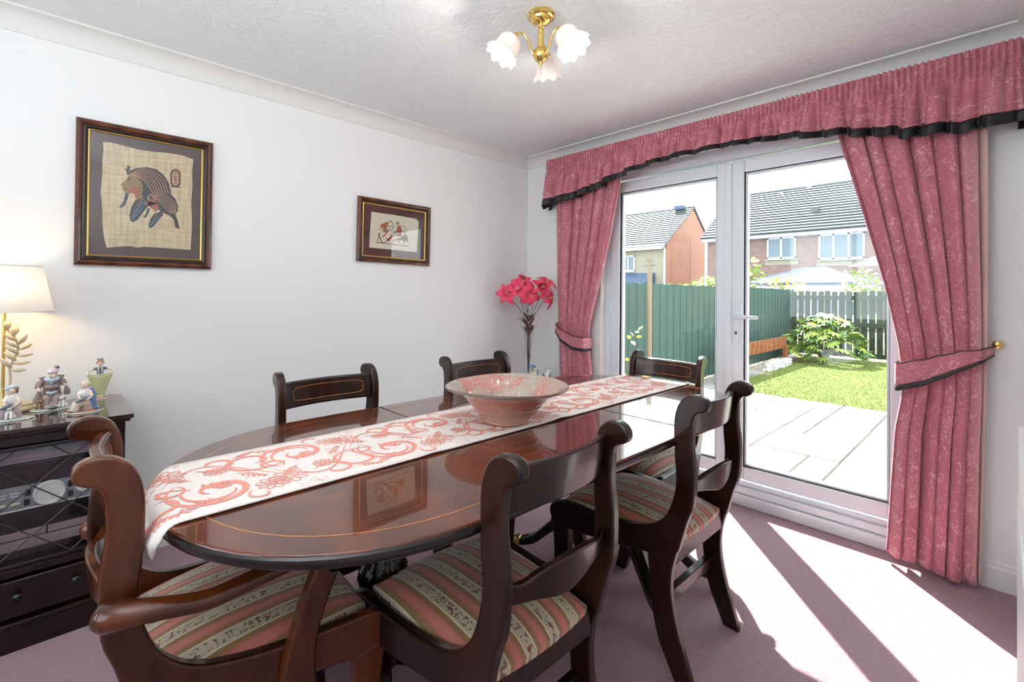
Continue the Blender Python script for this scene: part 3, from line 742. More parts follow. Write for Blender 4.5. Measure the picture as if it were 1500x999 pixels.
    if arms:
        for s in (-1, 1):
            path = [(.218, -.255, .608), (.236, -.235, .612), (.254, -.19, .610), (.268, -.12, .602), (.278, -.05, .612), (.284, .04, .624), (.288, .10, .620), (.290, .145, .602), (.290, .172, .585)]
            pp = catmull([(s*a, b, c) for a, b, c in path], 5); N = len(pp)
            rad = [.027+.005*math.cos(PI*min(1, k/N*3)) for k in range(N)]
            m = MB(); m.tube(pp, rad, 14, flat=.82); m.ell(pp[0], (.031, .031, .026)); m.ell(pp[-1], (.023, .023, .020))
            m.build('arm', MAHOG_LIT, C, smooth=True)
            sup = catmull([(.085, .34), (.082, .40), (.088, .46), (.105, .53), (.13, .605)], 5)+catmull([(.078, .606), (.055, .54), (.035, .46), (.02, .40), (.018, .34)], 5)
            MB().prism(sup, lambda a, b, t: (s*(xo(a)+TH+.018+t+max(0, b-.45)*.10), a, b), -.016, .016).build('arm_support', MAHOG_LIT, C, bevel=.006)
    return C
GRP = 'regency dining chairs around the table'
cB = make_chair('dining_chair', 'armless mahogany chair in the middle foreground with its back towards us')
cB.location = (.80, .917, 0); cB['group'] = GRP
dup(cB, (1.585, .917, 0), 0, 'armless mahogany chair on the near side closest to the patio doors', GRP)
dup(cB, (.785, 1.60, 0), PI, 'mahogany chair on the wall side of the table nearer to the sideboard', GRP)
dup(cB, (1.52, 1.57, 0), PI, 'mahogany chair on the wall side of the table behind the glass bowl', GRP)
dup(cB, (2.045, 1.215, 0), PI/2, 'mahogany chair at the far table end with its back against the left patio door', GRP)
cA = make_chair('armchair', 'carver chair with scrolled arms at the near left end of the table', .195, .275, MAHOG_LIT, True)
cA.location = (.337, 1.325, 0); cA.rotation_euler = (0, 0, -PI/2); cA['group'] = GRP

# ================= runner =================
RY0, RY1 = 1.075, 1.435
def run_pt(s, t, lift=0.0):
    """s: metres along the runner (0 at x=.15 end, negative hangs down), t: 0..1 across"""
    y = RY0+(RY1-RY0)*t
    def edgex(y, sg):
        b = min(.999, abs((y-TCY)/THW)); a = .5*(1-b**2.25)**(1/2.25); return (TX0+.5-a) if sg < 0 else (TX1-.5+a)
    xl = edgex(y, -1); xr = edgex(y, 1)
    x = TX0+s
    z = TZ+.0035
    if x < xl+.02:
        d = xl+.02-x; r = .03
        if d < r*PI/2: a = d/r; return Vector((xl+.02-r*math.sin(a)-0, y, z-r*(1-math.cos(a)))) + Vector((-lift*math.sin(a), 0, lift*math.cos(a)))
        dd = d-r*PI/2; return Vector((xl-.01-.004-.03*dd-lift-.006*math.sin(t*9), y+.95*dd*(1-t)-.15*dd*t, z-r-dd*.97))
    if x > xr-.02:
        d = x-xr+.02; r = .03
        if d < r*PI/2: a = d/r; return Vector((xr-.02+r*math.sin(a), y, z-r*(1-math.cos(a))))+Vector((lift*math.sin(a), 0, lift*math.cos(a)))
        dd = d-r*PI/2; return Vector((xr+.014+lift, y, z-r-dd))
    rip = .004*math.exp(-((x-1.28)/.04)**2)*max(0, 1-t*2.2)+.002*math.exp(-((x-.75)/.03)**2)*(1-t)
    return Vector((x, y, z+rip+lift))
S0, S1_ = -.065, 2.22
def runner():
    t_ = NT('cream_linen'); v = t_.coord(); w = t_.noise(v, 500, 2)
    t_.set(Base_Color=t_.mix(w, lin((226, 214, 206)), lin((246, 238, 232))), Roughness=.9).bump(w, .2, .002); LIN = t_.m
    CORAL = plain('coral_print', (234, 156, 140), .9, vs=60, var=.12)
    m = MB(); m.grid(lambda u, v: run_pt(S0+(S1_-S0)*u, v), 220, 14)
    o = m.build('table_runner', LIN, smooth=True, solid=.003, off=1); tag(o, 'cream linen table runner printed with coral scrolls down the middle of the table', 'table runner')
    p = MB(); W = RY1-RY0; cnt = [0]
    def ribbon(pts, wd):
        """pts in metres (s, t*W); wd list of half widths"""
        n = len(pts); o = len(p.v); cnt[0] += 1
        for k, (a, b) in enumerate(pts):
            q = pts[min(k+1, n-1)]; r = pts[max(k-1, 0)]; dx, dy = q[0]-r[0], q[1]-r[1]; L = math.hypot(dx, dy) or 1
            nx, ny = -dy/L, dx/L; h = wd(k/(n-1)) if callable(wd) else wd
            for sg in (-1, 1):
                aa, bb = a+nx*h*sg, min(W-.006, max(.006, b+ny*h*sg)); aa = max(S0+.01, min(S1_-.01, aa))
                p.v.append(tuple(run_pt(aa, bb/W, .0036+.0000016*(cnt[0] % 400))))
        p.f += [(o+2*k, o+2*k+1, o+2*k+3, o+2*k+2) for k in range(n-1)]
    def spiral(cx, cy, r0, r1, a0, turns, w0, dirn=1, n=26):
        ribbon([(cx+math.cos(a0+dirn*turns*2*PI*k/n)*(r0+(r1-r0)*(k/n)**.9), cy+math.sin(a0+dirn*turns*2*PI*k/n)*(r0+(r1-r0)*(k/n)**.9)) for k in range(n+1)], lambda t: w0*(.25+math.sin(PI*min(1, t*1.02))**.8))
    def petal(cx, cy, r, a, w, l):
        pts = []
        for k in range(9):
            t = k/8; an = PI*t
            pts.append((cx+math.cos(a)*(r+l*math.sin(an)**.7)-math.sin(a)*w*(math.cos(an)), cy+math.sin(a)*(r+l*math.sin(an)**.7)+math.cos(a)*w*math.cos(an)))
        ribbon(pts, .0016)
    def flower(cx, cy, r):
        for k in range(9):
            petal(cx, cy, r*.35, 2*PI*k/9, r*.22, r*.65); 
        for k in range(6): petal(cx, cy, r*.1, 2*PI*k/6, r*.1, r*.22)
    def leafs(cx, cy, a, l, n=5):
        ribbon([(cx+math.cos(a)*l*k/8, cy+math.sin(a)*l*k/8+.006*math.sin(PI*k/8)) for k in range(9)], .0013)
        for k in range(1, n+1):
            bx, by = cx+math.cos(a)*l*k/(n+.5), cy+math.sin(a)*l*k/(n+.5)
            for sg in (-1, 1):
                b = a+sg*.75; ll = l*.28*(1-.5*k/n)
                ribbon([(bx+math.cos(b)*ll*j/4, by+math.sin(b)*ll*j/4) for j in range(5)], lambda t: .0032*math.sin(PI*min(.97, t+.05)))
    def dots(cx, cy, a, l):
        for k in range(12):
            x, y = cx+rr.uniform(-l, l), cy+rr.uniform(-l*.5, l*.5); an = rr.random()*3
            ribbon([(x, y), (x+.006*math.cos(an), y+.006*math.sin(an))], .0012)
    rr = random.Random(2); P = .43; k = -1
    while k*P < S1_:
        b = k*P+.02
        for mir, ox in ((0, 0), (1, P/2)):
            f = (lambda y: y) if not mir else (lambda y: W-y); d = 1 if not mir else -1
            # big C scrolls
            spiral(b+ox+.09, f(.115), .098, .018, 2.3*d, 1.25, .0058, d)
            spiral(b+ox+.095, f(.11), .074, .03, 2.6*d, .55, .004, d)
            spiral(b+ox+.20, f(.255), .08, .02, -.6*d, 1.15, .0048, -d)
            spiral(b+ox+.125, f(.29), .05, .012, 3.6*d, 1.1, .0042, d)
            flower(b+ox+.02, f(.27), .042); flower(b+ox+.195, f(.075), .036)
            leafs(b+ox+.0, f(.03), .5*d, .085); leafs(b+ox+.15, f(.19), -.9*d, .075); leafs(b+ox+.06, f(.205), 2.3*d, .07)
            for q in range(5):
                an = (.25+.33*q)*d; ribbon([(b+ox+.075+math.cos(an)*(.02+.012*j), f(.115)+math.sin(an)*(.02+.012*j)) for j in range(4)], lambda t: .006*math.sin(PI*min(.96, t+.04)))
            flower(b+ox+.115, f(.235), .026); leafs(b+ox+.10, f(.05), 2.9*d, .06); leafs(b+ox+.17, f(.31), .4*d, .06); spiral(b+ox+.01, f(.16), .036, .008, 1.0*d, 1.0, .0036, -d); spiral(b+ox+.16, f(.02)+.012*d, .03, .008, 2.0*d, .8, .003, d)
            dots(b+ox+.14, f(.15), 0, .035); dots(b+ox+.05, f(.335), 0, .03)
            ribbon([(b+ox+.0+.0*j+.24*j/14, f(.19+.10*math.sin(j/14*PI*1.3))) for j in range(15)], lambda t: .0035*math.sin(PI*min(.98, t+.02)))
        k += 1
    p.build('printed_scrolls', CORAL, o)
runner()

# ================= bowl =================
def bowl():
    t = NT('pink_ribbed_glass'); s = t.n('ShaderNodeSeparateXYZ', {'Vector': t.coord()})
    n = t.noise(t.coord(), 9, 4, 1.0)
    z = t.math('ADD', s.outputs[2], t.math('MULTIPLY', t.math('SUBTRACT', n, .5), .05))
    c = t.ramp(t.math('MULTIPLY', z, 7.4), [(0, lin((226, 176, 156))), (.45, lin((222, 164, 144))), (.66, lin((230, 128, 116))), (.82, lin((206, 168, 150))), (.95, lin((190, 188, 168)))])
    sp = t.math('GREATER_THAN', t.noise(t.coord(), 150, 2), .66)
    c = t.mix(t.math('MULTIPLY', sp, .7), c, (1, .95, .92, 1))
    t.set(Base_Color=c, Roughness=.12, Transmission_Weight=.42, Coat_Weight=.6, IOR=1.4).bump(t.noise(t.coord(), 90, 3), .35, .004)
    prof = [(.002, 0), (.07, 0), (.078, .004), (.088, .018), (.105, .040), (.128, .070), (.150, .092), (.172, .107), (.198, .116), (.207, .118), (.208, .122), (.204, .124)]
    out = []
    for (a, b), (c_, d) in zip(prof, prof[1:]):
        for k in range(14): out.append((a+(c_-a)*k/14, b+(d-b)*k/14))
    out.append(prof[-1])
    inn = [(.192, .121), (.168, .112), (.145, .097), (.122, .075), (.098, .044), (.080, .022), (.06, .012), (.002, .010)]
    for (a, b), (c_, d) in zip(inn, inn[1:]):
        for k in range(14): out.append((a+(c_-a)*k/14, b+(d-b)*k/14))
    out.append(inn[-1])
    wob = lambda r, z, a, j: (r+(.0017*math.sin(2*PI*j/9) if r > .07 else 0)+.0012*math.sin(5*a+z*40), z)
    # an uneven, gently wavy rim
    wob2 = lambda r, z, a, j: (wob(r, z, a, j)[0], z+.0012*math.sin(2*PI*j/9)*(r > .12)+(.004*math.sin(2*a+.6)*(z/.13)**2))
    no = len(out)-14*7-1
    o = MB().lathe(out[:no], 96, wob=wob2, caps=False).build('glass_bowl', t.m, smooth=True, loc=(1.113, 1.172, TZ+.0075))
    t2 = NT('pale_crackle_glass'); s = t2.n('ShaderNodeSeparateXYZ', {'Vector': t2.coord()})
    n2 = t2.noise(t2.coord(), 7, 4, 1.2)
    c2 = t2.ramp(n2, [(.3, lin((196, 192, 172))), (.5, lin((206, 188, 172))), (.62, lin((222, 150, 136))), (.8, lin((178, 186, 160)))])
    c2 = t2.mix(t2.math('MULTIPLY', t2.math('GREATER_THAN', t2.noise(t2.coord(), 170, 2), .64), .8), c2, (1, 1, .97, 1))
    t2.set(Base_Color=c2, Roughness=.1, Transmission_Weight=.3, Coat_Weight=.7, IOR=1.4).bump(t2.noise(t2.coord(), 110, 3), .5, .004)
    MB().lathe(out[no-1:], 96, wob=lambda r, z, a, j: wob2(r, z, a, j+no-1), caps=False).build('inner_surface', t2.m, o, smooth=True)
    tag(o, 'wide ribbed pink and clear glass bowl standing on the table runner', 'bowl')
bowl()
# ================= curtains and pelmet =================
def curtain(name, label, outer, inner, seed, N=8, xc=2.728, mat=None):
    rnd = random.Random(seed); ph = [rnd.uniform(0, 6) for _ in range(6)]
    C = thing(name, label, 'curtain', (0, 0, 0))
    ztop, zbot = 2.12, .035
    amp = [(0, .058), (.45, .056), (.75, .040), (.90, .026), (1.0, .034), (1.3, .048), (2.0, .042), (2.2, .03)]
    W = 1.25
    def fn(u, v):
        z = ztop+(zbot-ztop)*v
        uu = u+.012*math.sin(9*u+ph[0]+1.4*z)+.008*math.sin(21*u+ph[1])
        f = 2.0*abs(math.sin(PI*N*uu+ph[2]))**.75-1.1+.22*math.sin(2*PI*N*1.55*uu+ph[3]+.8*z)+.28*math.sin(2*PI*2.2*u+ph[4]+z)
        y0, y1 = interp(outer, z), interp(inner, z)
        a = interp(amp, z)*(1-.5*(abs(2*u-1)**6))
        dy = .010*math.cos(2*PI*N*uu+ph[2])*(1 if y1 > y0 else -1)
        hem = .010*math.sin(5*u+ph[5]) if v > .98 else 0
        return (xc-a*f*.62-.012, y0+(y1-y0)*u+dy, z+hem)
    m = MB(); m.grid(fn, 240, 80, lambda u, v: (u*W, (1-v)*2.1))
    m.build('curtain_panel', mat or DAMASK, C, smooth=True, solid=.004)
    return C
ro = [(0, .058), (.9, .042), (1.8, .040), (2.2, .040)]; ri = [(0, .375), (.6, .345), (.80, .315), (.98, .335), (1.25, .385), (1.6, .470), (1.95, .56), (2.2, .60)]
cr_ = curtain('curtain', 'right-hand rose pink patterned curtain beside the radiator', ro, ri, 11, 6.6, mat=DAMASK_F)
lo = [(0, 2.27), (.6, 2.28), (1.0, 2.30), (2.2, 2.33)]; li = [(0, 1.98), (.6, 2.00), (.82, 2.03), (.98, 2.02), (1.3, 1.93), (1.6, 1.85), (1.95, 1.775), (2.2, 1.74)]
cl_ = curtain('curtain', 'left-hand rose pink patterned curtain in the room corner by the lilies', lo, li, 5, 5.6)
cr_['group'] = cl_['group'] = 'tied-back curtains at the patio doors'
def tieback(label, yh, yi, top, bot, sg):
    """band from the wall hook (yh) round the front of the curtain to its inner edge (yi)"""
    T = thing('curtain_tieback', label, 'tieback', (0, 0, 0), group='curtain tiebacks')
    def fn(u, v, off=0, lo_=0.0, hi=1.0):
        # u along, v 0 bottom .. 1 top
        y = yh+(yi-yh)*min(1, u/.86); 
        if u < .12: x = 2.775-(2.775-2.655)*math.sin(u/.12*PI/2)
        elif u > .86: a = (u-.86)/.14; x = 2.655+.10*a; y = yi+(yi-yh)*.03*math.sin(a*PI)
        else: x = 2.655-.006*math.sin((u-.12)/.74*PI)
        uu = min(1, u/.86); z0, z1 = interp(bot, uu), interp(top, uu); vv = lo_+(hi-lo_)*v
        return (x-off, y, z0+(z1-z0)*vv+.002*math.sin(30*u)*vv)
    m = MB(); m.grid(lambda u, v: fn(u, v, 0, .12, 1), 48, 6, lambda u, v: (u*.5, v*.12)); m.build('band', DAMASK, T, smooth=True, solid=.006)
    m = MB(); m.grid(lambda u, v: fn(u, v, .004, -.03, .16), 48, 2); m.build('black_edging', BLACKTRIM, T, smooth=True, solid=.008)
    m = MB(); m.grid(lambda u, v: fn(u, v, .002, .975, 1.01), 48, 1); m.build('top_piping', BLACKTRIM, T, smooth=True, solid=.007)
    H = MB().tube([(2.80, yh-.012*sg, interp(top, 0)+.01), (2.765, yh-.012*sg, interp(top, 0)+.01)], .005, 8)
    H.lathe([(.004, 0), (.014, .001), (.017, .006), (.012, .010), (.003, .012)], 20, (2.762, yh-.012*sg, interp(top, 0)+.01), Matrix.Rotation(-PI/2, 4, 'Y'))
    H.build('brass_hook', BRASS, T, smooth='auto')
    return T
tieback('pink tieback with black edging round the right-hand curtain', .028, .325, [(0, .992), (.3, .975), (.7, .93), (1, .905)], [(0, .955), (.3, .895), (.7, .82), (1, .785)], 1)
tieback('pink tieback with black edging round the left-hand curtain', 2.318, 2.035, [(0, .99), (.3, .93), (.7, .895), (1, .885)], [(0, .955), (.3, .85), (.7, .80), (1, .795)], -1)
def pelmet():
    C = thing('curtain_pelmet', 'long gathered rose pink pelmet with black hem above the patio doors', 'pelmet', (0, 0, 0))
    xf, ya, yb = 2.668, 2.405, -.045; r = .02
    segs = []   # path polyline: wall -> front left -> front right -> wall
    path = [(2.795, ya), (xf+r, ya)]+[(xf+r-r*math.sin(a), ya-r+r*math.cos(a)) for a in (PI/8, PI/4, 3*PI/8, PI/2)]
    path += [(xf, ya-r-(ya-yb-2*r)*k/120) for k in range(1, 121)]
    path += [(xf+r-r*math.cos(a), yb+r-r*math.sin(a)) for a in (PI/8, PI/4, 3*PI/8, PI/2)]+[(2.795, yb)]
    cum = [0]
    for a, b in zip(path, path[1:]): cum.append(cum[-1]+math.hypot(a[0]-b[0], a[1]-b[1]))
    L = cum[-1]
    import bisect
    def at(s):
        k = max(1, min(len(cum)-1, bisect.bisect_left(cum, s))); t = (s-cum[k-1])/(cum[k]-cum[k-1]+1e-9)
        a, b = path[k-1], path[k]; p = (a[0]+(b[0]-a[0])*t, a[1]+(b[1]-a[1])*t)
        k0, k1 = max(0, k-3), min(len(path)-1, k+2); dx, dy = path[k1][0]-path[k0][0], path[k1][1]-path[k0][1]; l = math.hypot(dx, dy)
        n = (dy/l, -dx/l); 
        return p, n
    zb = [(-.05, 1.862), (.136, 1.862), (.288, 1.880), (.492, 1.934), (.77, 1.98), (1.04, 2.003), (1.376, 2.003), (1.60, 1.98), (1.763, 1.948), (2.012, 1.882), (2.2, 1.858), (2.41, 1.848)]
    rnd = random.Random(8); ph = [rnd.uniform(0, 6) for _ in range(8)]
    NF = int(L/.0215)
    def sh(s, v, extra=0):
        (x, y), n = at(s); z1 = 2.197; z0 = interp(zb, y); u = s/L
        fine = (2*abs(math.sin(PI*NF*u+.8*math.sin(40*u)))**.7-1)*.010*(1 if v < .28 else max(0, 1-(v-.28)/.22))
        w = max(0, v-.26)/.74
        q = 2*PI*(L/.088)*u+2.2*math.sin(9*u+ph[0])+1.3*math.sin(23*u+ph[1])+.5*w
        med = (2*abs(math.sin(PI*(L/.044)*u+1.8*math.sin(31*u)))**.6-1)*.020*(w**.4)*(1-.45*w)
        big = ((2*abs(math.sin(q*.5))**.7-1)*.7+.3*math.sin(q*.53+ph[2]))*.050*(w**.6)
        flare = .022*w
        o = fine+med+big+flare+extra-.004*math.exp(-((v-.26)/.03)**2)
        zz = z1+(z0-z1)*v+(.009*math.sin(q+1.2)*w)
        if v < .02: zz += .002*math.sin(2*PI*NF*u)
        t = (-n[1], n[0]); sl = .012*math.cos(q)*w
        return (x+n[0]*o+t[0]*sl, y+n[1]*o+t[1]*sl, zz)
    nu = NF*8
    m = MB(); m.grid(lambda u, v: sh(u*L, v*.86), nu, 22, lambda u, v: (u*L*1.3, (1-v)*.30))
    m.build('gathered_valance', DAMASK, C, smooth=True)
    m = MB(); m.grid(lambda u, v: sh(u*L, .855+v*.145, .001), nu//2, 4); m.build('black_hem', BLACKTRIM, C, smooth=True, solid=.002)
    MB().box((2.69, yb+.02, 2.12), (2.798, ya-.02, 2.135)).build('pelmet_board', WHITE, C)
    MB().tube([(2.755, .0, 2.115), (2.755, 2.36, 2.115)], .008, 8).build('curtain_track', WHITE, C)
pelmet()

# ================= pictures on the left wall =================

BIG = { 'pap': [(-0.162,0.225),(-0.137,0.229),(-0.09,0.225),(-0.037,0.219),(0.022,0.221),(0.074,0.227),(0.128,0.227),(0.17,0.217),(0.165,0.154),(0.168,0.088),(0.164,0.009),(0.168,-0.068),(0.167,-0.157),(0.164,-0.221),(0.107,-0.22),(0.045,-0.219),(-0.011,-0.218),(-0.035,-0.225),(-0.064,-0.219),(-0.112,-0.226),(-0.143,-0.233),(-0.151,-0.196),(-0.158,-0.137),(-0.16,-0.057),(-0.166,0.013),(-0.162,0.074),(-0.162,0.144),(-0.159,0.195)],'head1': [(-0.078,0.099),(-0.069,0.119),(-0.04,0.136),(-0.007,0.146),(0.027,0.142),(0.053,0.123),(0.074,0.089),(0.085,0.039),(0.059,0.043),(0.033,0.039),(0.007,0.024),(-0.005,0.007),(-0.018,0.005),(-0.026,0.014),(-0.018,0.057),(-0.029,0.079),(-0.052,0.098)],'lap1': [(-0.01,0.016),(-0.026,0.003),(-0.049,-0.013),(-0.062,-0.049),(-0.068,-0.085),(-0.064,-0.106),(-0.053,-0.112),(-0.037,-0.097),(-0.017,-0.058),(0.002,-0.027),(-0.001,-0.003)],'face1': [(-0.056,0.104),(-0.073,0.094),(-0.078,0.08),(-0.086,0.068),(-0.101,0.05),(-0.091,0.045),(-0.095,0.037),(-0.088,0.033),(-0.092,0.027),(-0.085,0.022),(-0.083,0.013),(-0.067,0.017),(-0.053,0.021),(-0.049,0.005),(-0.047,-0.01),(-0.026,0.003),(-0.014,0.026),(-0.014,0.068),(-0.031,0.08)],'cheek1': [(-0.083,0.028),(-0.067,0.033),(-0.051,0.052),(-0.035,0.049),(-0.028,0.024),(-0.042,-0.004),(-0.049,0.008),(-0.055,0.021),(-0.071,0.017)],'beard1': [(-0.071,0.018),(-0.082,0.016),(-0.089,-0.021),(-0.096,-0.04),(-0.104,-0.044),(-0.102,-0.051),(-0.092,-0.05),(-0.082,-0.036),(-0.073,-0.004)],'head2': [(-0.003,0.004),(0.011,0.025),(0.033,0.038),(0.059,0.043),(0.081,0.038),(0.101,0.017),(0.111,-0.015),(0.111,-0.042),(0.1,-0.057),(0.078,-0.064),(0.049,-0.055),(0.036,-0.041),(0.036,-0.014),(0.02,0.0)],'lap2': [(0.047,-0.05),(0.021,-0.064),(0.009,-0.087),(0.001,-0.119),(0.005,-0.132),(0.018,-0.126),(0.039,-0.089),(0.056,-0.064)],'face2': [(-0.002,-0.006),(-0.007,-0.014),(-0.016,-0.022),(-0.009,-0.025),(-0.011,-0.031),(-0.005,-0.034),(0.003,0.002),(0.025,0.003),(0.038,-0.014),(0.037,-0.041),(0.025,-0.056),(0.017,-0.043),(0.007,-0.037),(-0.003,-0.03)],'beard2': [(0.006,-0.04),(-0.005,-0.044),(-0.008,-0.065),(-0.017,-0.085),(-0.008,-0.086),(0.002,-0.061)],'braid': [(0.1,-0.054),(0.112,-0.086),(0.119,-0.123),(0.112,-0.124),(0.101,-0.114),(0.098,-0.087),(0.087,-0.072),(0.078,-0.064)],'snake': [(-0.078,0.099),(-0.082,0.12),(-0.089,0.123),(-0.088,0.125),(-0.075,0.126),(-0.079,0.135),(-0.077,0.139),(-0.067,0.137),(-0.069,0.124),(-0.075,0.11),(-0.072,0.1)],'cart': [(0.086,0.148),(0.097,0.157),(0.111,0.155),(0.119,0.143),(0.12,0.091),(0.114,0.076),(0.101,0.07),(0.087,0.075),(0.081,0.087),(0.08,0.133)],'cartbase': [(0.083,0.073),(0.122,0.075),(0.122,0.072),(0.083,0.069)],'s1_1': [(-0.072,0.1),(-0.039,0.127),(-0.008,0.135),(0.046,0.111),(0.073,0.04)],'s1_2': [(-0.068,0.099),(-0.037,0.121),(-0.009,0.125),(0.038,0.102),(0.064,0.038)],'s1_3': [(-0.065,0.099),(-0.035,0.114),(-0.01,0.116),(0.031,0.093),(0.054,0.037)],'s1_4': [(-0.062,0.098),(-0.034,0.107),(-0.011,0.106),(0.023,0.084),(0.045,0.035)],'s1_5': [(-0.058,0.098),(-0.032,0.101),(-0.012,0.097),(0.016,0.075),(0.035,0.034)],'s1_6': [(-0.055,0.097),(-0.03,0.094),(-0.013,0.087),(0.009,0.066),(0.026,0.032)],'s1_7': [(-0.051,0.097),(-0.029,0.088),(-0.014,0.078),(0.001,0.057),(0.016,0.031)],'s2_1': [(0.009,0.017),(0.033,0.029),(0.056,0.031),(0.093,0.006),(0.103,-0.024),(0.101,-0.052)],'s2_2': [(0.011,0.014),(0.034,0.023),(0.054,0.022),(0.086,-0.001),(0.097,-0.028),(0.097,-0.053)],'s2_3': [(0.013,0.012),(0.034,0.017),(0.052,0.013),(0.08,-0.009),(0.091,-0.032),(0.093,-0.054)],'s2_4': [(0.015,0.009),(0.034,0.01),(0.049,0.004),(0.074,-0.016),(0.086,-0.036),(0.089,-0.054)],'s2_5': [(0.017,0.007),(0.035,0.004),(0.047,-0.006),(0.068,-0.024),(0.08,-0.04),(0.085,-0.055)],'s2_6': [(0.018,0.005),(0.035,-0.002),(0.045,-0.015),(0.062,-0.031),(0.074,-0.044),(0.082,-0.056)],'l1_0': [(-0.026,0.001),(-0.018,-0.008)],'l1_1': [(-0.031,-0.004),(-0.022,-0.016)],'l1_2': [(-0.036,-0.01),(-0.026,-0.024)],'l1_3': [(-0.04,-0.018),(-0.03,-0.033)],'l1_4': [(-0.045,-0.028),(-0.035,-0.044)],'l1_5': [(-0.05,-0.04),(-0.039,-0.056)],'l1_6': [(-0.055,-0.055),(-0.043,-0.069)],'l1_7': [(-0.059,-0.071),(-0.047,-0.084)],'l1_8': [(-0.064,-0.088),(-0.051,-0.099)],'l2_0': [(0.03,-0.06),(0.036,-0.066)],'l2_1': [(0.025,-0.069),(0.032,-0.075)],'l2_2': [(0.021,-0.078),(0.028,-0.084)],'l2_3': [(0.017,-0.087),(0.024,-0.093)],'l2_4': [(0.013,-0.096),(0.02,-0.102)],'l2_5': [(0.008,-0.105),(0.015,-0.111)],'l2_6': [(0.004,-0.114),(0.011,-0.12)],'ear': [(-0.03,0.062),(-0.022,0.066),(-0.02,0.052),(-0.027,0.044),(-0.031,0.055)], 'lip': [(-0.089,0.033),(-0.08,0.034)], 'eye2': [(-0.004,-0.014),(0.002,-0.012),(0.007,-0.015)], 'eye': [(-0.078,0.072),(-0.072,0.077),(-0.066,0.073)],'brow': [(-0.079,0.079),(-0.072,0.083),(-0.063,0.08)],'blue1': [(-0.007,-0.015),(-0.021,-0.038),(-0.037,-0.071),(-0.058,-0.097)],'blue2': [(-0.011,-0.008),(-0.03,-0.034),(-0.046,-0.067),(-0.062,-0.093)],'blue3': [(0.039,-0.073),(0.026,-0.095),(0.009,-0.121)],'hg1': [(0.094,0.141),(0.102,0.145),(0.104,0.137),(0.097,0.134)],'hg2': [(0.093,0.122),(0.104,0.118)],'hg3': [(0.093,0.108),(0.106,0.108)],'hg4': [(0.1,0.126),(0.1,0.099)],'hg5': [(0.093,0.089),(0.106,0.09),(0.1,0.081)],
}
SMALL = { 'pap': [(-0.167,0.113),(-0.009,0.114),(0.15,0.11),(0.174,0.096),(0.169,-0.017),(0.166,-0.112),(-0.006,-0.11),(-0.177,-0.11),(-0.174,0.003)],'archer': [(-0.107,0.026),(-0.1,0.044),(-0.07,0.058),(-0.062,0.066),(-0.051,0.06),(-0.052,0.039),(-0.073,0.016),(-0.092,0.021)],'skirt': [(-0.085,0.019),(-0.054,0.025),(-0.058,-0.003),(-0.081,-0.005)],'king': [(0.014,0.05),(0.036,0.052),(0.048,0.029),(0.045,-0.018),(0.017,-0.02),(0.01,0.021)],'kinghead': [(-0.002,0.06),(0.01,0.074),(0.027,0.076),(0.032,0.062),(0.016,0.053)],'horse': [(0.009,-0.039),(0.033,-0.029),(0.069,-0.005),(0.073,0.01),(0.081,-0.004),(0.094,-0.024),(0.092,-0.042),(0.069,-0.048),(0.049,-0.042),(0.017,-0.045)],'man': [(-0.12,-0.016),(-0.107,-0.011),(-0.103,-0.041),(-0.116,-0.046)],'ground': [(-0.134,-0.072),(-0.03,-0.073),(0.111,-0.076),(0.111,-0.079),(-0.03,-0.076),(-0.134,-0.076)],'grey': [(-0.015,0.001),(0.008,0.014),(0.017,-0.017),(-0.015,-0.03)],'quiver': [(-0.088,-0.037),(-0.039,0.02)],'red': [(-0.055,-0.056),(-0.03,-0.032),(-0.025,-0.014)],'bow': [(-0.043,0.075),(-0.028,0.066),(-0.014,0.047),(-0.019,0.025),(-0.031,0.01)],'arrow': [(-0.052,0.037),(-0.014,0.039)],'w1': [(-0.099,-0.041),(-0.103,-0.055),(-0.091,-0.068),(-0.076,-0.07),(-0.061,-0.058),(-0.057,-0.044),(-0.069,-0.035)],'leg1': [(-0.116,-0.043),(-0.125,-0.064),(-0.121,-0.074)],'leg2': [(-0.106,-0.042),(-0.102,-0.059),(-0.095,-0.072)],'hl1': [(0.017,-0.045),(-0.007,-0.047),(-0.022,-0.062)],'hl2': [(0.033,-0.044),(0.025,-0.062)],'hl3': [(0.069,-0.044),(0.066,-0.062)],'hl4': [(0.09,-0.039),(0.094,-0.06)],'rein': [(-0.015,0.001),(0.016,0.015),(0.073,0.01)],'pl1': [(0.054,0.022),(0.069,0.009)],'pl2': [(0.087,0.032),(0.073,0.013)],'pl3': [(0.04,0.052),(0.068,0.045),(0.072,0.031)],'arm': [(-0.047,0.057),(-0.036,0.072),(-0.028,0.07)],'tail': [(-0.118,0.008),(-0.111,0.016),(-0.088,0.011),(-0.092,-0.006)],
}
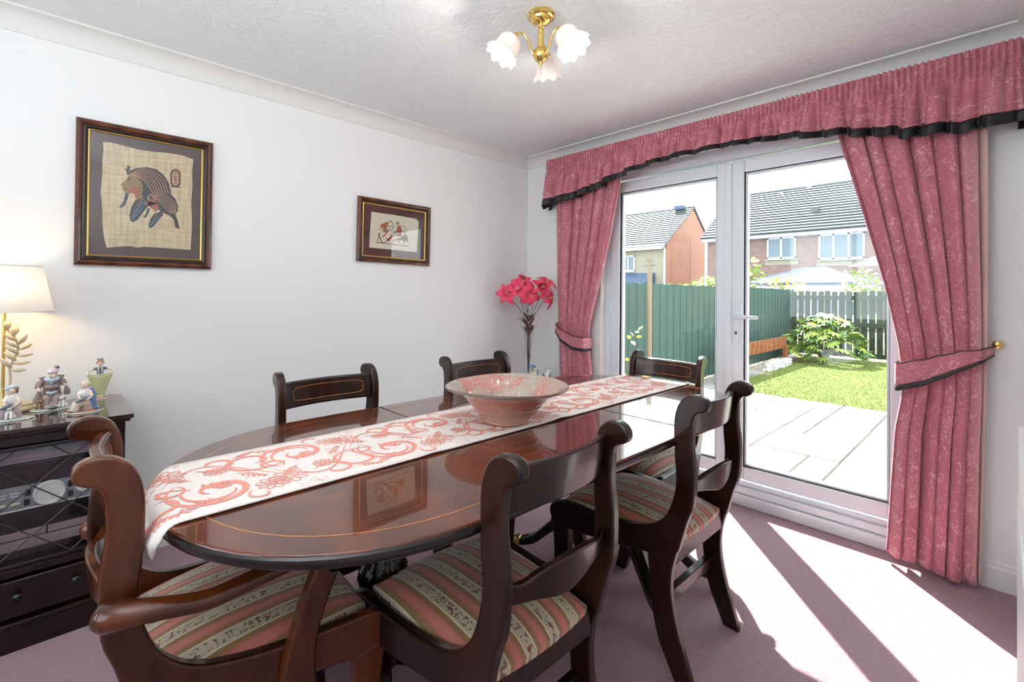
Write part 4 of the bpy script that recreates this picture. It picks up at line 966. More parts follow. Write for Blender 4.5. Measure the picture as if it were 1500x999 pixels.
def picture(name, label, cx, cz, w, h, border, matc, data, polys, lines, rot=0, papm=None):
    P = thing(name, label, 'picture', (cx, 2.722, cz)); P.rotation_euler = (0, rot, 0)
    hw, hh = w/2, h/2
    # mitred moulding, swept profile: (distance inward, depth towards room)
    prof = [(0, 0), (0, .018), (.004, .023), (.012, .026), (.020, .022), (.024, .015), (.030, .016), (border-.010, .010), (border-.008, .006), (border-.008, 0)]
    def sweep(pr, mat, nm):
        m = MB(); n = len(pr); vs = []
        for sx, sz in ((-1, -1), (1, -1), (1, 1), (-1, 1)):
            vs += [(sx*(hw-d), -t, sz*(hh-d)) for d, t in pr]
        fs = [(c*n+i, c*n+i+1, ((c+1) % 4)*n+i+1, ((c+1) % 4)*n+i) for c in range(4) for i in range(n-1)]
        m.add(vs, fs); return m.build(nm, mat, P, smooth=False)
    sweep(prof[:6], FRAMEW, 'frame'); sweep(prof[5:8], FRAMED, 'inner_frame')
    b = border; sweep([(b-.0105, .006), (b-.0105, .0115), (b-.007, .0125), (b-.004, .0105), (b-.004, .004)], GILT, 'gilt_slip')
    MB().box((-hw+.01, -.004, -hh+.01), (hw-.01, 0, hh-.01)).build('mount_board', matc, P)
    MB().box((-hw+b-.006, -.009, -hh+b-.006), (hw-b+.006, -.0082, hh-b+.006)).build('glass', PGLASS, P)
    pap = data['pap']; pp = MB().prism(pap, lambda a, c, t: (a, -t, c), .0042, .0050).build('papyrus_sheet', papm or PAPY, P)
    lay = 0
    for keys, mat, nm in polys:
        m = MB()
        for k in keys:
            lay += 1; m.prism(data[k] if isinstance(k, str) else k, lambda a, c, t: (a, -t, c), .0048, .0050+.00005*lay)
        m.build(nm, mat, pp)
    for keys, mat, nm, wd in lines:
        m = MB()
        for k in keys:
            pts = catmull(data[k], 4) if len(data[k]) > 2 else data[k]
            n = len(pts); o = len(m.v)
            for i, q in enumerate(pts):
                a, c = pts[max(0, i-1)], pts[min(n-1, i+1)]; dx, dz = c[0]-a[0], c[1]-a[1]; l = math.hypot(dx, dz) or 1
                for sg in (-1, 1): m.v.append((q[0]-dz/l*wd*sg, -.0066, q[1]+dx/l*wd*sg))
            m.f += [(o+2*i, o+2*i+1, o+2*i+3, o+2*i+2) for i in range(n-1)]
        m.build(nm, mat, pp)
    return P
FRAMEW = wood('picture_frame_wood', (64, 28, 14), (104, 54, 28), .3, .6, (.7, 1, .7), 16)
FRAMED = plain('dark_frame_inner', (40, 28, 22), .35); GILT = plain('gilt', (206, 170, 96), .28, .9)
def _pap():
    t = NT('papyrus'); v = t.coord(); a = t.noise(t.n('ShaderNodeMapping', {'Vector': v, 'Scale': (60, 1, 5)}).outputs[0], 1.5, 4); b = t.noise(t.n('ShaderNodeMapping', {'Vector': v, 'Scale': (5, 1, 60)}).outputs[0], 1.5, 4)
    g = t.math('MULTIPLY_ADD', a, .5, t.math('MULTIPLY', b, .5))
    t.set(Base_Color=t.ramp(g, [(.3, lin((172, 150, 116))), (.55, lin((214, 196, 162))), (.75, lin((226, 212, 184)))]), Roughness=.9); return t.m
PAPY = _pap()
MAT1 = plain('brown_mount_board', (84, 66, 62), .85, var=.03); MAT2 = plain('maroon_mount_board', (92, 60, 58), .85, var=.03)
SL = plain('ink_slate', (58, 58, 66), .9); STR = plain('ink_stripe', (198, 146, 120), .9); OLV = plain('ink_olive', (150, 126, 92), .9); RED = plain('ink_red', (170, 96, 72), .9)
BLU = plain('ink_blue', (74, 128, 158), .9); BRD = plain('ink_teal', (58, 78, 88), .9); GRN = plain('ink_green', (70, 110, 92), .9); DRK = plain('ink_dark', (52, 40, 36), .9)
CRM = plain('ink_crimson', (172, 40, 46), .9); ORB = plain('ink_orange_brown', (164, 104, 66), .9); GRY = plain('ink_grey', (158, 154, 140), .9)
lpk1 = ['l1_%d' % k for k in range(9)]; lpk2 = ['l2_%d' % k for k in range(7)]
picture('framed_picture', 'large square framed papyrus of two striped-headdress profiles above the sideboard', .307, 1.605, .497, .622, .050, MAT1, BIG,
    [(['face1'], OLV, 'face'), (['cheek1'], RED, 'cheek'), (['beard1'], BRD, 'beard'), (['head1', 'lap1'], SL, 'headdress'), (['snake'], SL, 'brow_ornament'), (['beard2'], BRD, 'beard'), (['face2'], RED, 'face'), (['head2', 'lap2', 'braid'], SL, 'headdress'), (['cart', 'cartbase'], DRK, 'cartouche'), ([[((x-.100)*.72+.100, (z-.113)*.84+.113) for x, z in BIG['cart']]], STR, 'cartouche_field')],
    [(['s1_%d' % k for k in range(1, 8)], STR, 'headdress_stripes', .0014), (['s2_%d' % k for k in range(1, 7)], STR, 'headdress_stripes', .0012), (lpk1+lpk2, STR, 'lappet_bars', .0009), (['blue1', 'blue2', 'blue3'], BLU, 'lappet_lines', .0018), (['eye', 'brow', 'ear', 'lip', 'eye2'], DRK, 'eye', .0015), (['hg1', 'hg2', 'hg3', 'hg4', 'hg5'], GRN, 'cartouche_marks', .0016)])
picture('framed_picture', 'small framed papyrus of an archer and horse near the middle of the wall', 1.575, 1.572, .520, .397, .044, MAT2, SMALL,
    [(['archer'], ORB, 'archer'), (['skirt', 'man'], OLV, 'figures'), (['king'], RED, 'rider'), (['kinghead', 'grey'], GRY, 'rider_headdress'), (['horse'], OLV, 'horse'), (['ground'], DRK, 'ground_line')],
    [(['quiver'], CRM, 'quiver', .003), (['red'], CRM, 'sash', .006), (['bow', 'arrow', 'w1', 'leg1', 'leg2', 'hl1', 'hl2', 'hl3', 'hl4', 'rein', 'pl1', 'pl2', 'pl3', 'arm', 'tail'], DRK, 'outlines', .0016)], rot=.012, papm=plain('pale_papyrus', (226, 218, 198), .9, var=.05, vs=20))

# ================= sideboard with stereo =================
def sideboard():
    DW = wood('sideboard_mahogany', (12, 6, 5), (32, 12, 9), .3, .5, (.6, 3, 3), 14)
    S = thing('sideboard', 'dark mahogany sideboard with lattice glass doors below the large picture', 'sideboard', (-.30, 2.5, 0))
    X = lambda x: x+.30
    def bx(x0, x1, y0, y1, z0, z1, nm, mat=DW, par=None, bev=.003):
        return MB().box((X(x0), y0-2.5, z0), (X(x1), y1-2.5, z1)).build(nm, mat, par or S, bevel=bev)
    xl, xr = -1.06, .200
    top = MB(); pr = [(0, .728), (.0, .716), (-.008, .711), (-.010, .703), (-.022, .700)]
    rings = []
    m = MB(); base = (xl-.02, xr+.022, 2.248, 2.712)
    vs = []
    for d, z in [(0, .730)]+pr: vs += [(X(base[0]-d), base[2]-d-2.5, z), (X(base[1]+d), base[2]-d-2.5, z), (X(base[1]+d), base[3]-2.5, z), (X(base[0]-d), base[3]-2.5, z)]
    n = len(pr)+1
    m.add(vs, [(0, 1, 2, 3), tuple(4*(n-1)+i for i in (3, 2, 1, 0))]+[(4*j+i, 4*j+(i+1) % 4, 4*j+4+(i+1) % 4, 4*j+4+i) for j in range(n-1) for i in range(4)])
    m.build('top', TOPW_DARK, S, bevel=.002)
    bx(xl, xl+.022, 2.275, 2.708, .08, .70, 'side_panel'); bx(xr-.022, xr, 2.275, 2.708, .08, .70, 'side_panel')
    bx(xl, xr, 2.69, 2.708, .08, .70, 'back_panel'); bx(xl, xr, 2.272, 2.69, .236, .262, 'shelf'); bx(xl, xr, 2.28, 2.69, .08, .098, 'bottom_panel')
    bx(xl, xr, 2.272, 2.30, .668, .70, 'top_rail')
    bx(xl-.008, xr+.008, 2.250, 2.71, 0, .082, 'plinth'); bx(xl-.012, xr+.012, 2.246, 2.71, .082, .096, 'plinth_moulding')
    for k in range(4):
        x0 = .150-.305*k; x1 = x0-.30
        bx(x0, x0+.028 if k == 0 else x0+.005, 2.273, 2.30, .10, .668, 'stile')
    for k in range(4):
        xb = .148-.305*k; xa = xb-.298
        d = MB(); w = .012
        d.box((X(xa), -.232, .266), (X(xa)+w, -.222, .664)).box((X(xb)-w, -.232, .266), (X(xb), -.222, .664)).box((X(xa)+w, -.232, .266), (X(xb)-w, -.222, .266+w)).box((X(xa)+w, -.232, .664-w), (X(xb)-w, -.222, .664))
        D = d.build('door', DW, S, bevel=.002)
        MB().box((X(xa)+w, -.226, .266+w), (X(xb)-w, -.2245, .664-w)).build('glass', SBGLASS, D)
        # diagonal glazing bars clipped to the pane
        m = MB(); W, H = .298-2*w, .398-2*w; ox, oz = X(xa)+w, .266+w
        for sg in (1, -1):
            for q in range(-4, 8):
                c = q*.165; pts = []
                for x in (0, W):
                    z = c+sg*x*.85; pts.append((x, z))
                (xa_, za), (xb_, zb_) = pts; ts = [0, 1]
                lo_, hi = 0.0, 1.0
                dz = zb_-za
                t0, t1 = sorted(((0-za)/dz, (H-za)/dz)); lo_, hi = max(0, t0), min(1, t1)
                if hi-lo_ > .02: m.tube([(ox+W*lo_, -.2285, oz+za+dz*lo_), (ox+W*hi, -.2285, oz+za+dz*hi)], .0022, 4)
        m.build('lattice_bars', plain('lead_lattice', (58, 54, 54), .4, .6), D)
        bx(xa+.002, xb-.002, 2.262, 2.285, .106, .228, 'drawer')
        dr = S.children[-1]
        for xk in (xb-.078, xa+.078):
            MB().lathe([(.003, 0), (.007, .002), (.005, .010), (.012, .016), (.013, .022), (.008, .027), (.002, .029)], 16, (X(xk), -.238, .178), Matrix.Rotation(PI/2, 4, 'X')).build('knob', plain('dark_bronze', (46, 54, 48), .3, .8), dr, smooth='auto')
    return S
SBGLASS = mat_glass('cabinet_glass', (.92, .92, .93), .45)
TOPW_DARK = wood('sideboard_top_polish', (24, 14, 11), (44, 24, 18), .12, 1.0, (.6, 3, 3), 14)
sideboard()
def stereo():
    BK = plain('black_hifi_plastic', (16, 18, 20), .25, coat=.4); SV = plain('grey_hifi_plastic', (150, 154, 160), .4, .2); PKG = plain('dusky_grey_panel', (150, 132, 134), .5); LT = plain('silver_button', (226, 226, 220), .45, .0)
    S = thing('stereo', 'black and silver hi-fi stereo behind the sideboard glass door', 'stereo', (-.005, 2.42, .2635))
    def bx(x0, x1, z0, z1, d, nm, mat, par=None): return MB().box((x0, -.118-d, z0), (x1, .10 if par is None and nm == 'body' else -.117, z1)).build(nm, mat, par or S, bevel=.0015)
    bx(-.138, .138, 0, .40, 0, 'body', BK)
    bx(-.134, .134, .340, .392, .004, 'tape_deck', SV); bx(-.124, .124, .348, .366, .008, 'tape_slot', PKG)
    bx(-.134, .134, .268, .334, .003, 'display', plain('display_glass', (10, 14, 18), .05, coat=1))
    p = bx(-.134, .134, .186, .262, .006, 'control_panel', SV)
    bx(-.134, .134, .181, .185, .009, 'trim_strip', LT)
    K = Matrix.Rotation(PI/2, 4, 'X')
    MB().lathe([(.001, 0), (.040, 0), (.042, .004), (.038, .012), (.034, .012), (.032, .009), (.001, .009)], 40, (.005, -.124, .224), K).build('volume_dial', LT, p, smooth='auto')
    MB().lathe([(.001, 0), (.021, 0), (.022, .004), (.019, .009), (.001, .010)], 28, (.093, -.124, .226), K).build('tuning_dial', LT, p, smooth='auto')
    for x, z in ((-.048, .238), (-.050, .205), (.058, .240), (.058, .206)): MB().cbox((x, -.1255, z), (.014, .006, .022)).build('button', BK, p, bevel=.002)
    for i in range(2):
        for j in range(2): MB().cbox((-.108+.028*i, -.1255, .232+.009*j), (.020, .004, .003)).build('button', LT, p)
        MB().cbox((-.112+.034*i, -.1265, .206), (.026, .006, .009)).build('button', plain('cream_button', (226, 220, 190), .4), p, bevel=.002)
    bx(-.134, -.002, .112, .176, .004, 'cassette_door', BK); bx(.002, .134, .112, .176, .004, 'cassette_door', BK)
    bx(-.134, -.002, .086, .110, .006, 'key_row', PKG); bx(.002, .134, .086, .110, .006, 'key_row', PKG)
    bx(-.134, .134, .048, .082, .005, 'lower_panel', PKG); bx(-.134, .134, .004, .044, .003, 'foot_panel', BK)
stereo()

# ================= table lamp =================
FROND = [((-.092, .98), (-.07, 1.017)), ((-.088, .96), (-.056, .98)), ((-.094, .937), (-.053, .941)), ((-.104, .909), (-.058, .911)), ((-.11, .884), (-.072, .883)), ((-.105, 1.014), (-.098, 1.052)), ((-.122, 1.037), (-.121, 1.075)), ((-.097, .992), (-.129, 1.023)), ((-.092, .968), (-.128, .997)), ((-.091, .944), (-.128, .978)), ((-.098, .92), (-.129, .954)), ((-.11, .893), (-.14, .934))]
def lamp():
    CW = plain('cream_painted_wood', (206, 188, 152), .55, vs=9)
    lx, ly = -.132, 2.60
    L = thing('table_lamp', 'table lamp with white shade and cream carved leaf frond at the left edge', 'lamp', (lx, ly, .7305))
    m = MB().lathe([(.002, 0), (.078, 0), (.082, .006), (.080, .012), (.068, .016), (.066, .024), (.055, .028), (.002, .029)], 48, wob=lambda r, z, a, j: (r*(1+.0*math.cos(a)), z)); m.v = [(x+.018, y*.85, z) for x, y, z in m.v]
    m.build('base', CW, L, smooth='auto')
    MB().tube([(0, .01, .02), (0, .01, .40)], .0055, 12).build('stem', BRASS, L, smooth='auto')
    MB().tube([(0, .01, .395), (0, .01, .44)], .013, 16).build('lamp_holder', BRASS, L, smooth='auto')
    S = catmull([(.018, -.02, .028), (.020, -.02, .13), (.018, -.02, .163), (.034, -.02, .210), (.039, -.02, .243), (.027, -.02, .282), (.010, -.02, .307)], 4)
    MB().tube(S, .0035, 8).build('frond_stem', CW, L, smooth=True)
    for (a, b) in FROND:
        x0, z0, x1, z1 = a[0]-lx, a[1]-.7305, b[0]-lx, b[1]-.7305; l = math.hypot(x1-x0, z1-z0); dx, dz = (x1-x0)/l, (z1-z0)/l
        m = MB(); pts = []; rad = []
        for k in range(9): t = k/8; pts.append((x0+(x1-x0)*t, -.02-.012*math.sin(PI*t), z0+(z1-z0)*t)); rad.append(.0008+.0100*math.sin(PI*min(.98, t*.9+.06))**.8)
        m.tube(pts, rad, 10, flat=.55); m.build('frond_leaf', CW, L, smooth=True)
    t = NT('white_lampshade_fabric'); t.set(Base_Color=(.82, .80, .76, 1), Roughness=.9, Emission_Color=(1, .93, .84, 1), Emission_Strength=.22)
    wv = t.noise(t.coord(), 300, 2); t.bump(wv, .1, .002)
    tr = t.n('ShaderNodeBsdfTranslucent', {'Color': (.9, .84, .74, 1)}).outputs[0]; mx = t.n('ShaderNodeMixShader', {0: .22, 1: t.b.outputs[0], 2: tr}).outputs[0]; t.t.links.new(mx, t.t.nodes['Material Output'].inputs[0])
    m = MB().lathe([(.134, .374), (.1015, .545)], 64, caps=False); m.build('lamp_shade', t.m, L, smooth=True, solid=.0015)
    for r, z in ((.1345, .374), (.102, .545)):
        MB().tube([(r*math.cos(a*PI/32), r*math.sin(a*PI/32), z) for a in range(65)], .0018, 6).build('shade_rim', plain('shade_rim_white', (220, 214, 204), .7), L, smooth=True)
    for k in range(3): a = k*2*PI/3+.4; MB().tube([(0, .01, .44), (.133*math.cos(a), .133*math.sin(a), .378)], .0015, 5).build('shade_carrier', BRASS, L)
    MB().ell((0, .01, .475), (.022, .022, .032)).build('bulb', emit('warm_bulb', (1, .74, .42), 14), L, smooth=True)
    pl = bpy.data.lights.new('table_lamp_glow', 'POINT'); pl.energy = 1.1; pl.color = (1, .68, .36); pl.shadow_soft_size = .03
    po = bpy.data.objects.new('table_lamp_glow', pl); COL.objects.link(po); po.location = (lx, ly-.03, .7305+.44)
lamp()
# ================= porcelain figurines =================
def por(name, rgb): return plain(name, rgb, .22, coat=.7, var=.07, vs=30)
FLESH = por('porcelain_flesh', (226, 200, 182)); PTAUPE = por('porcelain_taupe', (138, 118, 112)); PSKY = por('porcelain_pale_blue', (168, 186, 198)); PSLATE = por('porcelain_slate', (96, 108, 122))
PLIL = por('porcelain_lilac', (196, 176, 190)); PPUR = por('porcelain_purple', (116, 92, 118)); PSAGE = por('porcelain_sage', (174, 190, 172)); PWHT = por('porcelain_white', (232, 228, 222)); PBRN = por('porcelain_brown', (150, 112, 88))
PLIME = por('porcelain_pale_green', (196, 200, 148)); PBLUE = por('porcelain_blue', (92, 122, 166)); PCREAM = por('porcelain_cream', (216, 202, 180)); PTEAL = por('porcelain_teal', (112, 160, 152)); PRUST = por('porcelain_rust', (190, 128, 104)); PPINK = por('porcelain_rose_grey', (176, 150, 146))
def blob(name, mat, par, items, vox=.0022):
    m = MB()
    for it in items:
        if it[0] == 'e': m.ell(it[1], it[2], it[3] if len(it) > 3 else None, 16, 10)
        else: m.tube(it[1], it[2], 12)
    o = m.build(name, mat, par, smooth=True); remesh(o, vox); return o
def face(par, c, r, yaw=0, s=1.0, nose=1.0):
    """eyes, brows, nose and mouth set on a head ball at c, radius r, looking along -y turned by yaw"""
    M = Matrix.Translation(c) @ Matrix.Rotation(yaw, 4, 'Z'); P = lambda x, y, z: tuple(M @ Vector((x*r, y*r, z*r)))
    MB().ell(P(-.36, -.86, .12), r*.10, None, 8, 6).ell(P(.36, -.86, .12), r*.10, None, 8, 6).build('eye', plain('painted_eye', (52, 46, 50), .3), par, smooth=True)
    MB().tube([P(-.55, -.80, .34), P(-.36, -.88, .40), P(-.18, -.90, .34)], r*.045, 5).tube([P(.55, -.80, .34), P(.36, -.88, .40), P(.18, -.90, .34)], r*.045, 5).build('brow', PBRN, par)
    MB().tube([P(-.22, -.90, -.42), P(0, -.95, -.47), P(.22, -.90, -.42)], r*.07, 6).build('mouth', plain('painted_lip', (176, 84, 84), .4), par, smooth=True)
def headparts(c, r, yaw=0):
    M = Matrix.Translation(c) @ Matrix.Rotation(yaw, 4, 'Z'); P = lambda x, y, z: tuple(M @ Vector((x*r, y*r, z*r)))
    return [('e', c, (r*.92, r*.95, r*1.08)), ('e', P(0, -.95, -.12), (r*.15, r*.22, r*.2)), ('e', P(0, -.62, -.62), (r*.45, r*.4, r*.35)), ('e', P(-.92, 0, 0), (r*.14, r*.2, r*.26)), ('e', P(.92, 0, 0), (r*.14, r*.2, r*.26))]
def base(par, rx, ry, mat, edge=True, seed=1):
    rnd = random.Random(seed); ph = rnd.random()*6
    wob = lambda r, z, a, j: (r*(1+.04*math.sin(11*a+ph)+.03*math.sin(5*a)), z)
    m = MB().lathe([(.02, 0), (1.0, 0), (1.03, .0015), (1.0, .0035)], 72, wob=wob); m.v = [(x*rx, y*ry, z) for x, y, z in m.v]; m.build('rim', PWHT, par, smooth='auto')
    m = MB().lathe([(.96, .003), (.90, .0065), (.5, .009), (.02, .0095)], 72, wob=wob); m.v = [(x*rx, y*ry, z) for x, y, z in m.v]; m.build('base', mat, par, smooth=True)
def dog(par, x, y, z, s, yaw, c1, c2):
    M = Matrix.Translation((x, y, z)) @ Matrix.Rotation(yaw, 4, 'Z'); P = lambda a, b, c: tuple(M @ Vector((a*s, b*s, c*s)))
    d = blob('puppy', c1, par, [('t', [P(0, .012, .010), P(0, .006, .020), P(0, -.002, .030)], [.011*s*1, .010*s, .007*s]), ('e', P(0, -.004, .038), (.0095*s, .010*s, .009*s)), ('e', P(0, -.014, .035), (.005*s, .006*s, .0045*s)),
        ('t', [P(-.006, -.004, .024), P(-.006, -.009, .010), P(-.006, -.012, .001)], [.0045*s, .0036*s, .004*s]), ('t', [P(.006, -.004, .024), P(.006, -.009, .010), P(.006, -.012, .001)], [.0045*s, .0036*s, .004*s]), ('e', P(-.009, .008, .006), (.006*s, .010*s, .006*s)), ('e', P(.009, .008, .006), (.006*s, .010*s, .006*s)), ('t', [P(0, .018, .006), P(.004, .028, .010), P(.008, .030, .018)], [.003*s, .0025*s, .0015*s])], .0016)
    MB().ell(P(-.0095, -.003, .036), (.003*s, .005*s, .008*s)).ell(P(.0095, -.003, .036), (.003*s, .005*s, .008*s)).build('ear', c2, d, smooth=True)
    MB().ell(P(0, -.0195, .0365), .0018*s).ell(P(-.004, -.0125, .041), .0013*s).ell(P(.004, -.0125, .041), .0013*s).build('muzzle_marks', plain('painted_eye', (52, 46, 50), .3), d, smooth=True)
def coat_figure():
    F = thing('figurine', 'porcelain figurine in a brown coat and lilac hat with two puppies at its feet', 'figurine', (.0, 2.53, .7307), .0, 'porcelain figurines on the sideboard')
    base(F, .056, .036, PSAGE, seed=1)
    b = blob('body', FLESH, F, headparts((.004, -.012, .134), .0135, .35)+[('t', [(0, 0, .128), (0, .002, .105), (0, .004, .07), (0, .002, .05)], [.008, .018, .022, .020]),
        ('t', [(-.018, 0, .112), (-.036, -.006, .098), (-.036, -.018, .082), (-.030, -.026, .076)], [.007, .006, .005, .005]), ('t', [(.018, 0, .112), (.034, -.004, .100), (.036, -.014, .092), (.040, -.022, .092)], [.007, .006, .005, .005]),
        ('t', [(-.010, 0, .055), (-.016, -.016, .045), (-.013, -.016, .018), (-.013, -.022, .009)], [.012, .011, .008, .007]), ('t', [(.010, 0, .055), (.014, -.018, .045), (.012, -.020, .018), (.014, -.026, .009)], [.012, .011, .008, .007])])
    face(b, (.004, -.012, .134), .0135, .35)
    blob('coat', PTAUPE, F, [('t', [(0, .006, .118), (0, .007, .095), (0, .006, .065), (0, .008, .035)], [.018, .024, .028, .033]), ('t', [(-.018, .002, .112), (-.035, -.002, .100), (-.038, -.012, .086)], [.011, .0105, .010]), ('t', [(.018, .002, .112), (.032, .0, .103), (.034, -.010, .094)], [.011, .0105, .010]),
        ('t', [(-.033, -.020, .078), (-.036, -.014, .055), (-.038, -.008, .030)], [.005, .011, .015]), ('t', [(.040, -.018, .088), (.043, -.012, .070), (.043, -.006, .055)], [.005, .010, .011]), ('e', (0, -.008, .088), (.024, .020, .016))])
    blob('scarf', PSKY, F, [('t', [(-.020, .0, .128), (-.016, -.016, .116), (0, -.026, .102), (.016, -.016, .116), (.020, .0, .128)], [.005, .006, .007, .006, .005]), ('t', [(-.014, -.010, .124), (0, -.022, .114), (.014, -.010, .124)], [.005, .006, .005])])
    m = MB(); 
    for k in range(3): m.tube([(-.013+.003*k, -.026, .114-.005*k), (0, -.0315, .109-.006*k), (.013-.003*k, -.026, .114-.005*k)], .0015, 6)
    m.build('scarf_stripes', PSLATE, F)
    MB().add([(-.020, .004, .122), (-.034, -.004, .130), (-.030, -.012, .118), (-.014, -.014, .112)], [(0, 1, 2, 3)])
    m = MB(); m.prism([(-.018, .128), (-.036, .126), (-.028, .112), (-.010, .106)], lambda a, c, t: (a, t, c), -.012, -.006).prism([(.018, .130), (.036, .130), (.030, .114), (.010, .106)], lambda a, c, t: (a, t, c), -.012, -.006); m.build('collar', PTAUPE, F, bevel=.001)
    h = blob('hat', PLIL, F, [('e', (.002, -.006, .150), (.017, .017, .009)), ('t', [(-.013, -.020, .143), (.004, -.026, .144), (.018, -.014, .146)], [.005, .005, .005]), ('e', (.004, -.002, .154), (.014, .014, .007))])
    MB().ell((.014, -.006, .160), (.0085, .008, .006), (0, .5, 0)).build('pompon', PPUR, h, smooth=True)
    blob('trousers', PPINK, F, [('t', [(-.010, 0, .055), (-.016, -.018, .046), (-.014, -.018, .020)], [.013, .0125, .010]), ('t', [(.010, 0, .055), (.015, -.020, .046), (.013, -.022, .020)], [.013, .0125, .010])])
    MB().tube([(-.014, -.022, .068), (0, -.028, .064), (.014, -.022, .070)], .006, 8).build('waistband', PSKY, F, smooth=True)
    MB().ell((.004, -.036, .012), (.017, .010, .006), (0, 0, .3)).build('shoe', PSLATE, F, smooth=True)
    dog(F, -.030, -.020, .008, .85, .5, PBRN, PRUST); dog(F, .030, -.020, .008, .95, -.4, PWHT, PBRN)
coat_figure()
def girl():
    F = thing('figurine', 'tall porcelain girl with teal bow holding out her pale green skirt', 'figurine', (.146, 2.645, .7307), 0, 'porcelain figurines on the sideboard')
    base(F, .030, .022, PRUST, seed=2)
    b = blob('body', FLESH, F, headparts((0, -.002, .150), .0108)+[('t', [(0, 0, .145), (0, 0, .134), (0, 0, .120), (0, 0, .105)], [.004, .0045, .010, .009]),
        ('t', [(-.010, 0, .128), (-.026, -.003, .124), (-.040, -.006, .116), (-.042, -.010, .108), (-.038, -.013, .102)], [.0045, .004, .0036, .0032, .003]), ('t', [(.010, 0, .128), (.026, -.003, .124), (.040, -.006, .116), (.042, -.010, .108), (.038, -.013, .102)], [.0045, .004, .0036, .0032, .003])], .0016)
    face(b, (0, -.002, .150), .0108)
    blob('hair', PRUST, F, [('e', (0, .003, .154), (.0122, .011, .0095)), ('e', (-.010, -.002, .152), (.004, .006, .006)), ('e', (.010, -.002, .152), (.004, .006, .006)), ('e', (0, -.008, .159), (.009, .004, .003))], .0016)
    MB().ell((-.006, -.002, .1665), (.006, .003, .0042), (0, .2, 0)).ell((.006, -.002, .1665), (.006, .003, .0042), (0, -.2, 0)).ell((0, -.003, .166), .0025).build('bow', PTEAL, F, smooth=True)
    blob('bodice', PSLATE, F, [('t', [(0, 0, .134), (0, 0, .120), (0, 0, .102)], [.008, .0115, .0105]), ('t', [(-.008, 0, .129), (-.022, -.002, .125)], [.0065, .0055]), ('t', [(.008, 0, .129), (.022, -.002, .125)], [.0065, .0055])], .0016)
    MB().tube([(-.006, -.009, .134), (-.006, -.0135, .118), (-.004, -.0125, .103)], .0011, 6).tube([(.006, -.009, .134), (.006, -.0135, .118), (.004, -.0125, .103)], .0011, 6).build('braces', PWHT, F)
    def sk(u, v):
        a = 2*PI*u; top = v; rx = .013+.029*v**1.1; ry = .012+.004*v
        x, y = rx*math.cos(a), ry*math.sin(a); z = .008+.093*v+.006*v*(abs(math.cos(a))**2)-.006*v*(1-abs(math.cos(a)))
        x *= 1+.03*math.sin(8*a)*v; return (x, y-.008*v*(math.sin(a) < 0)*.5, z)
    m = MB(); m.grid(sk, 64, 18); m.build('skirt', PLIME, F, smooth=True, solid=.0015, weld=True)
    MB().ell((-.005, -.012, .010), (.004, .008, .003)).ell((.006, -.012, .010), (.004, .008, .003)).build('shoe', PWHT, F, smooth=True)
girl()
def seated(name_label, loc, cols, s=1.0, withdog=False, seed=3, rz=0):
    cap, shirt, legs, cape, bm, hair = cols
    F = thing('figurine', name_label, 'figurine', loc, rz, 'porcelain figurines on the sideboard'); F.scale = (s, s, s)
    base(F, .054, .030, bm, seed=seed)
    b = blob('body', FLESH, F, headparts((-.001, -.004, .103), .0135, -.9)+[('t', [(0, 0, .096), (.004, .003, .080), (.010, .006, .050), (.012, .006, .038)], [.006, .014, .015, .016]),
        ('t', [(-.008, -.010, .082), (-.018, -.018, .064), (-.012, -.026, .052), (-.002, -.030, .052)], [.006, .0055, .0045, .005]), ('t', [(.014, -.004, .082), (.020, -.014, .062), (.010, -.026, .052), (.0, -.030, .050)], [.006, .0055, .0045, .005]),
        ('t', [(.008, 0, .036), (-.018, -.010, .038), (-.030, -.010, .018), (-.042, -.012, .010)], [.013, .012, .010, .006])])
    face(b, (-.001, -.004, .103), .0135, -.9)
    hh = blob('hair', hair, F, [('e', (.003, .001, .108), (.015, .014, .012)), ('e', (.009, .005, .098), (.008, .009, .010))])
    if cap: blob('cap', cap, F, [('e', (0, -.001, .1145), (.016, .015, .008)), ('e', (-.014, -.010, .111), (.009, .008, .0025))])
    blob('shirt', shirt, F, [('t', [(0, 0, .090), (.004, .002, .074), (.008, .004, .052)], [.012, .0165, .017]), ('t', [(-.008, -.009, .082), (-.018, -.017, .066)], [.009, .008]), ('e', (-.004, -.010, .072), (.011, .010, .016))])
    blob('breeches', legs, F, [('t', [(.014, .002, .036), (-.010, -.008, .038), (-.024, -.010, .034), (-.028, -.010, .016), (-.036, -.012, .008)], [.015, .0165, .015, .015, .010]), ('t', [(.004, .006, .034), (-.012, .006, .026), (-.022, .006, .010)], [.014, .013, .012])])
    if cape: blob('cape', cape, F, [('t', [(.012, .004, .088), (.022, .002, .066), (.022, -.004, .042), (.026, -.006, .020), (.040, -.008, .009)], [.010, .013, .012, .009, .005]), ('t', [(.016, -.006, .058), (.004, -.018, .050)], [.009, .007])])
    MB().ell((-.042, -.014, .009), (.010, .006, .005), (0, 0, .3)).build('shoe', PBRN, F, smooth=True)
    MB().cbox((.010, .0, .020), (.030, .026, .026)).build('stone_seat', PPINK, F, bevel=.004)
    MB().ell((-.012, -.032, .052), (.019, .006, .006), (0, -.45, -.1)).build('instrument', PSLATE, F, smooth=True)
    if withdog: dog(F, -.004, -.022, .008, 1.0, -.2, PWHT, PBRN)
seated('porcelain man in blue cape seated on a stone, nearest the sideboard corner', (.090, 2.395, .7307), (None, PWHT, PCREAM, PBLUE, PBRN, PCREAM), .98, seed=3)
seated('porcelain seated figure in pale blue cap with a dog, half cut by the left edge', (-.100, 2.415, .7307), (PSKY, PWHT, PLIL, None, PSAGE, PBRN), 1.0, True, 4, PI*.0)

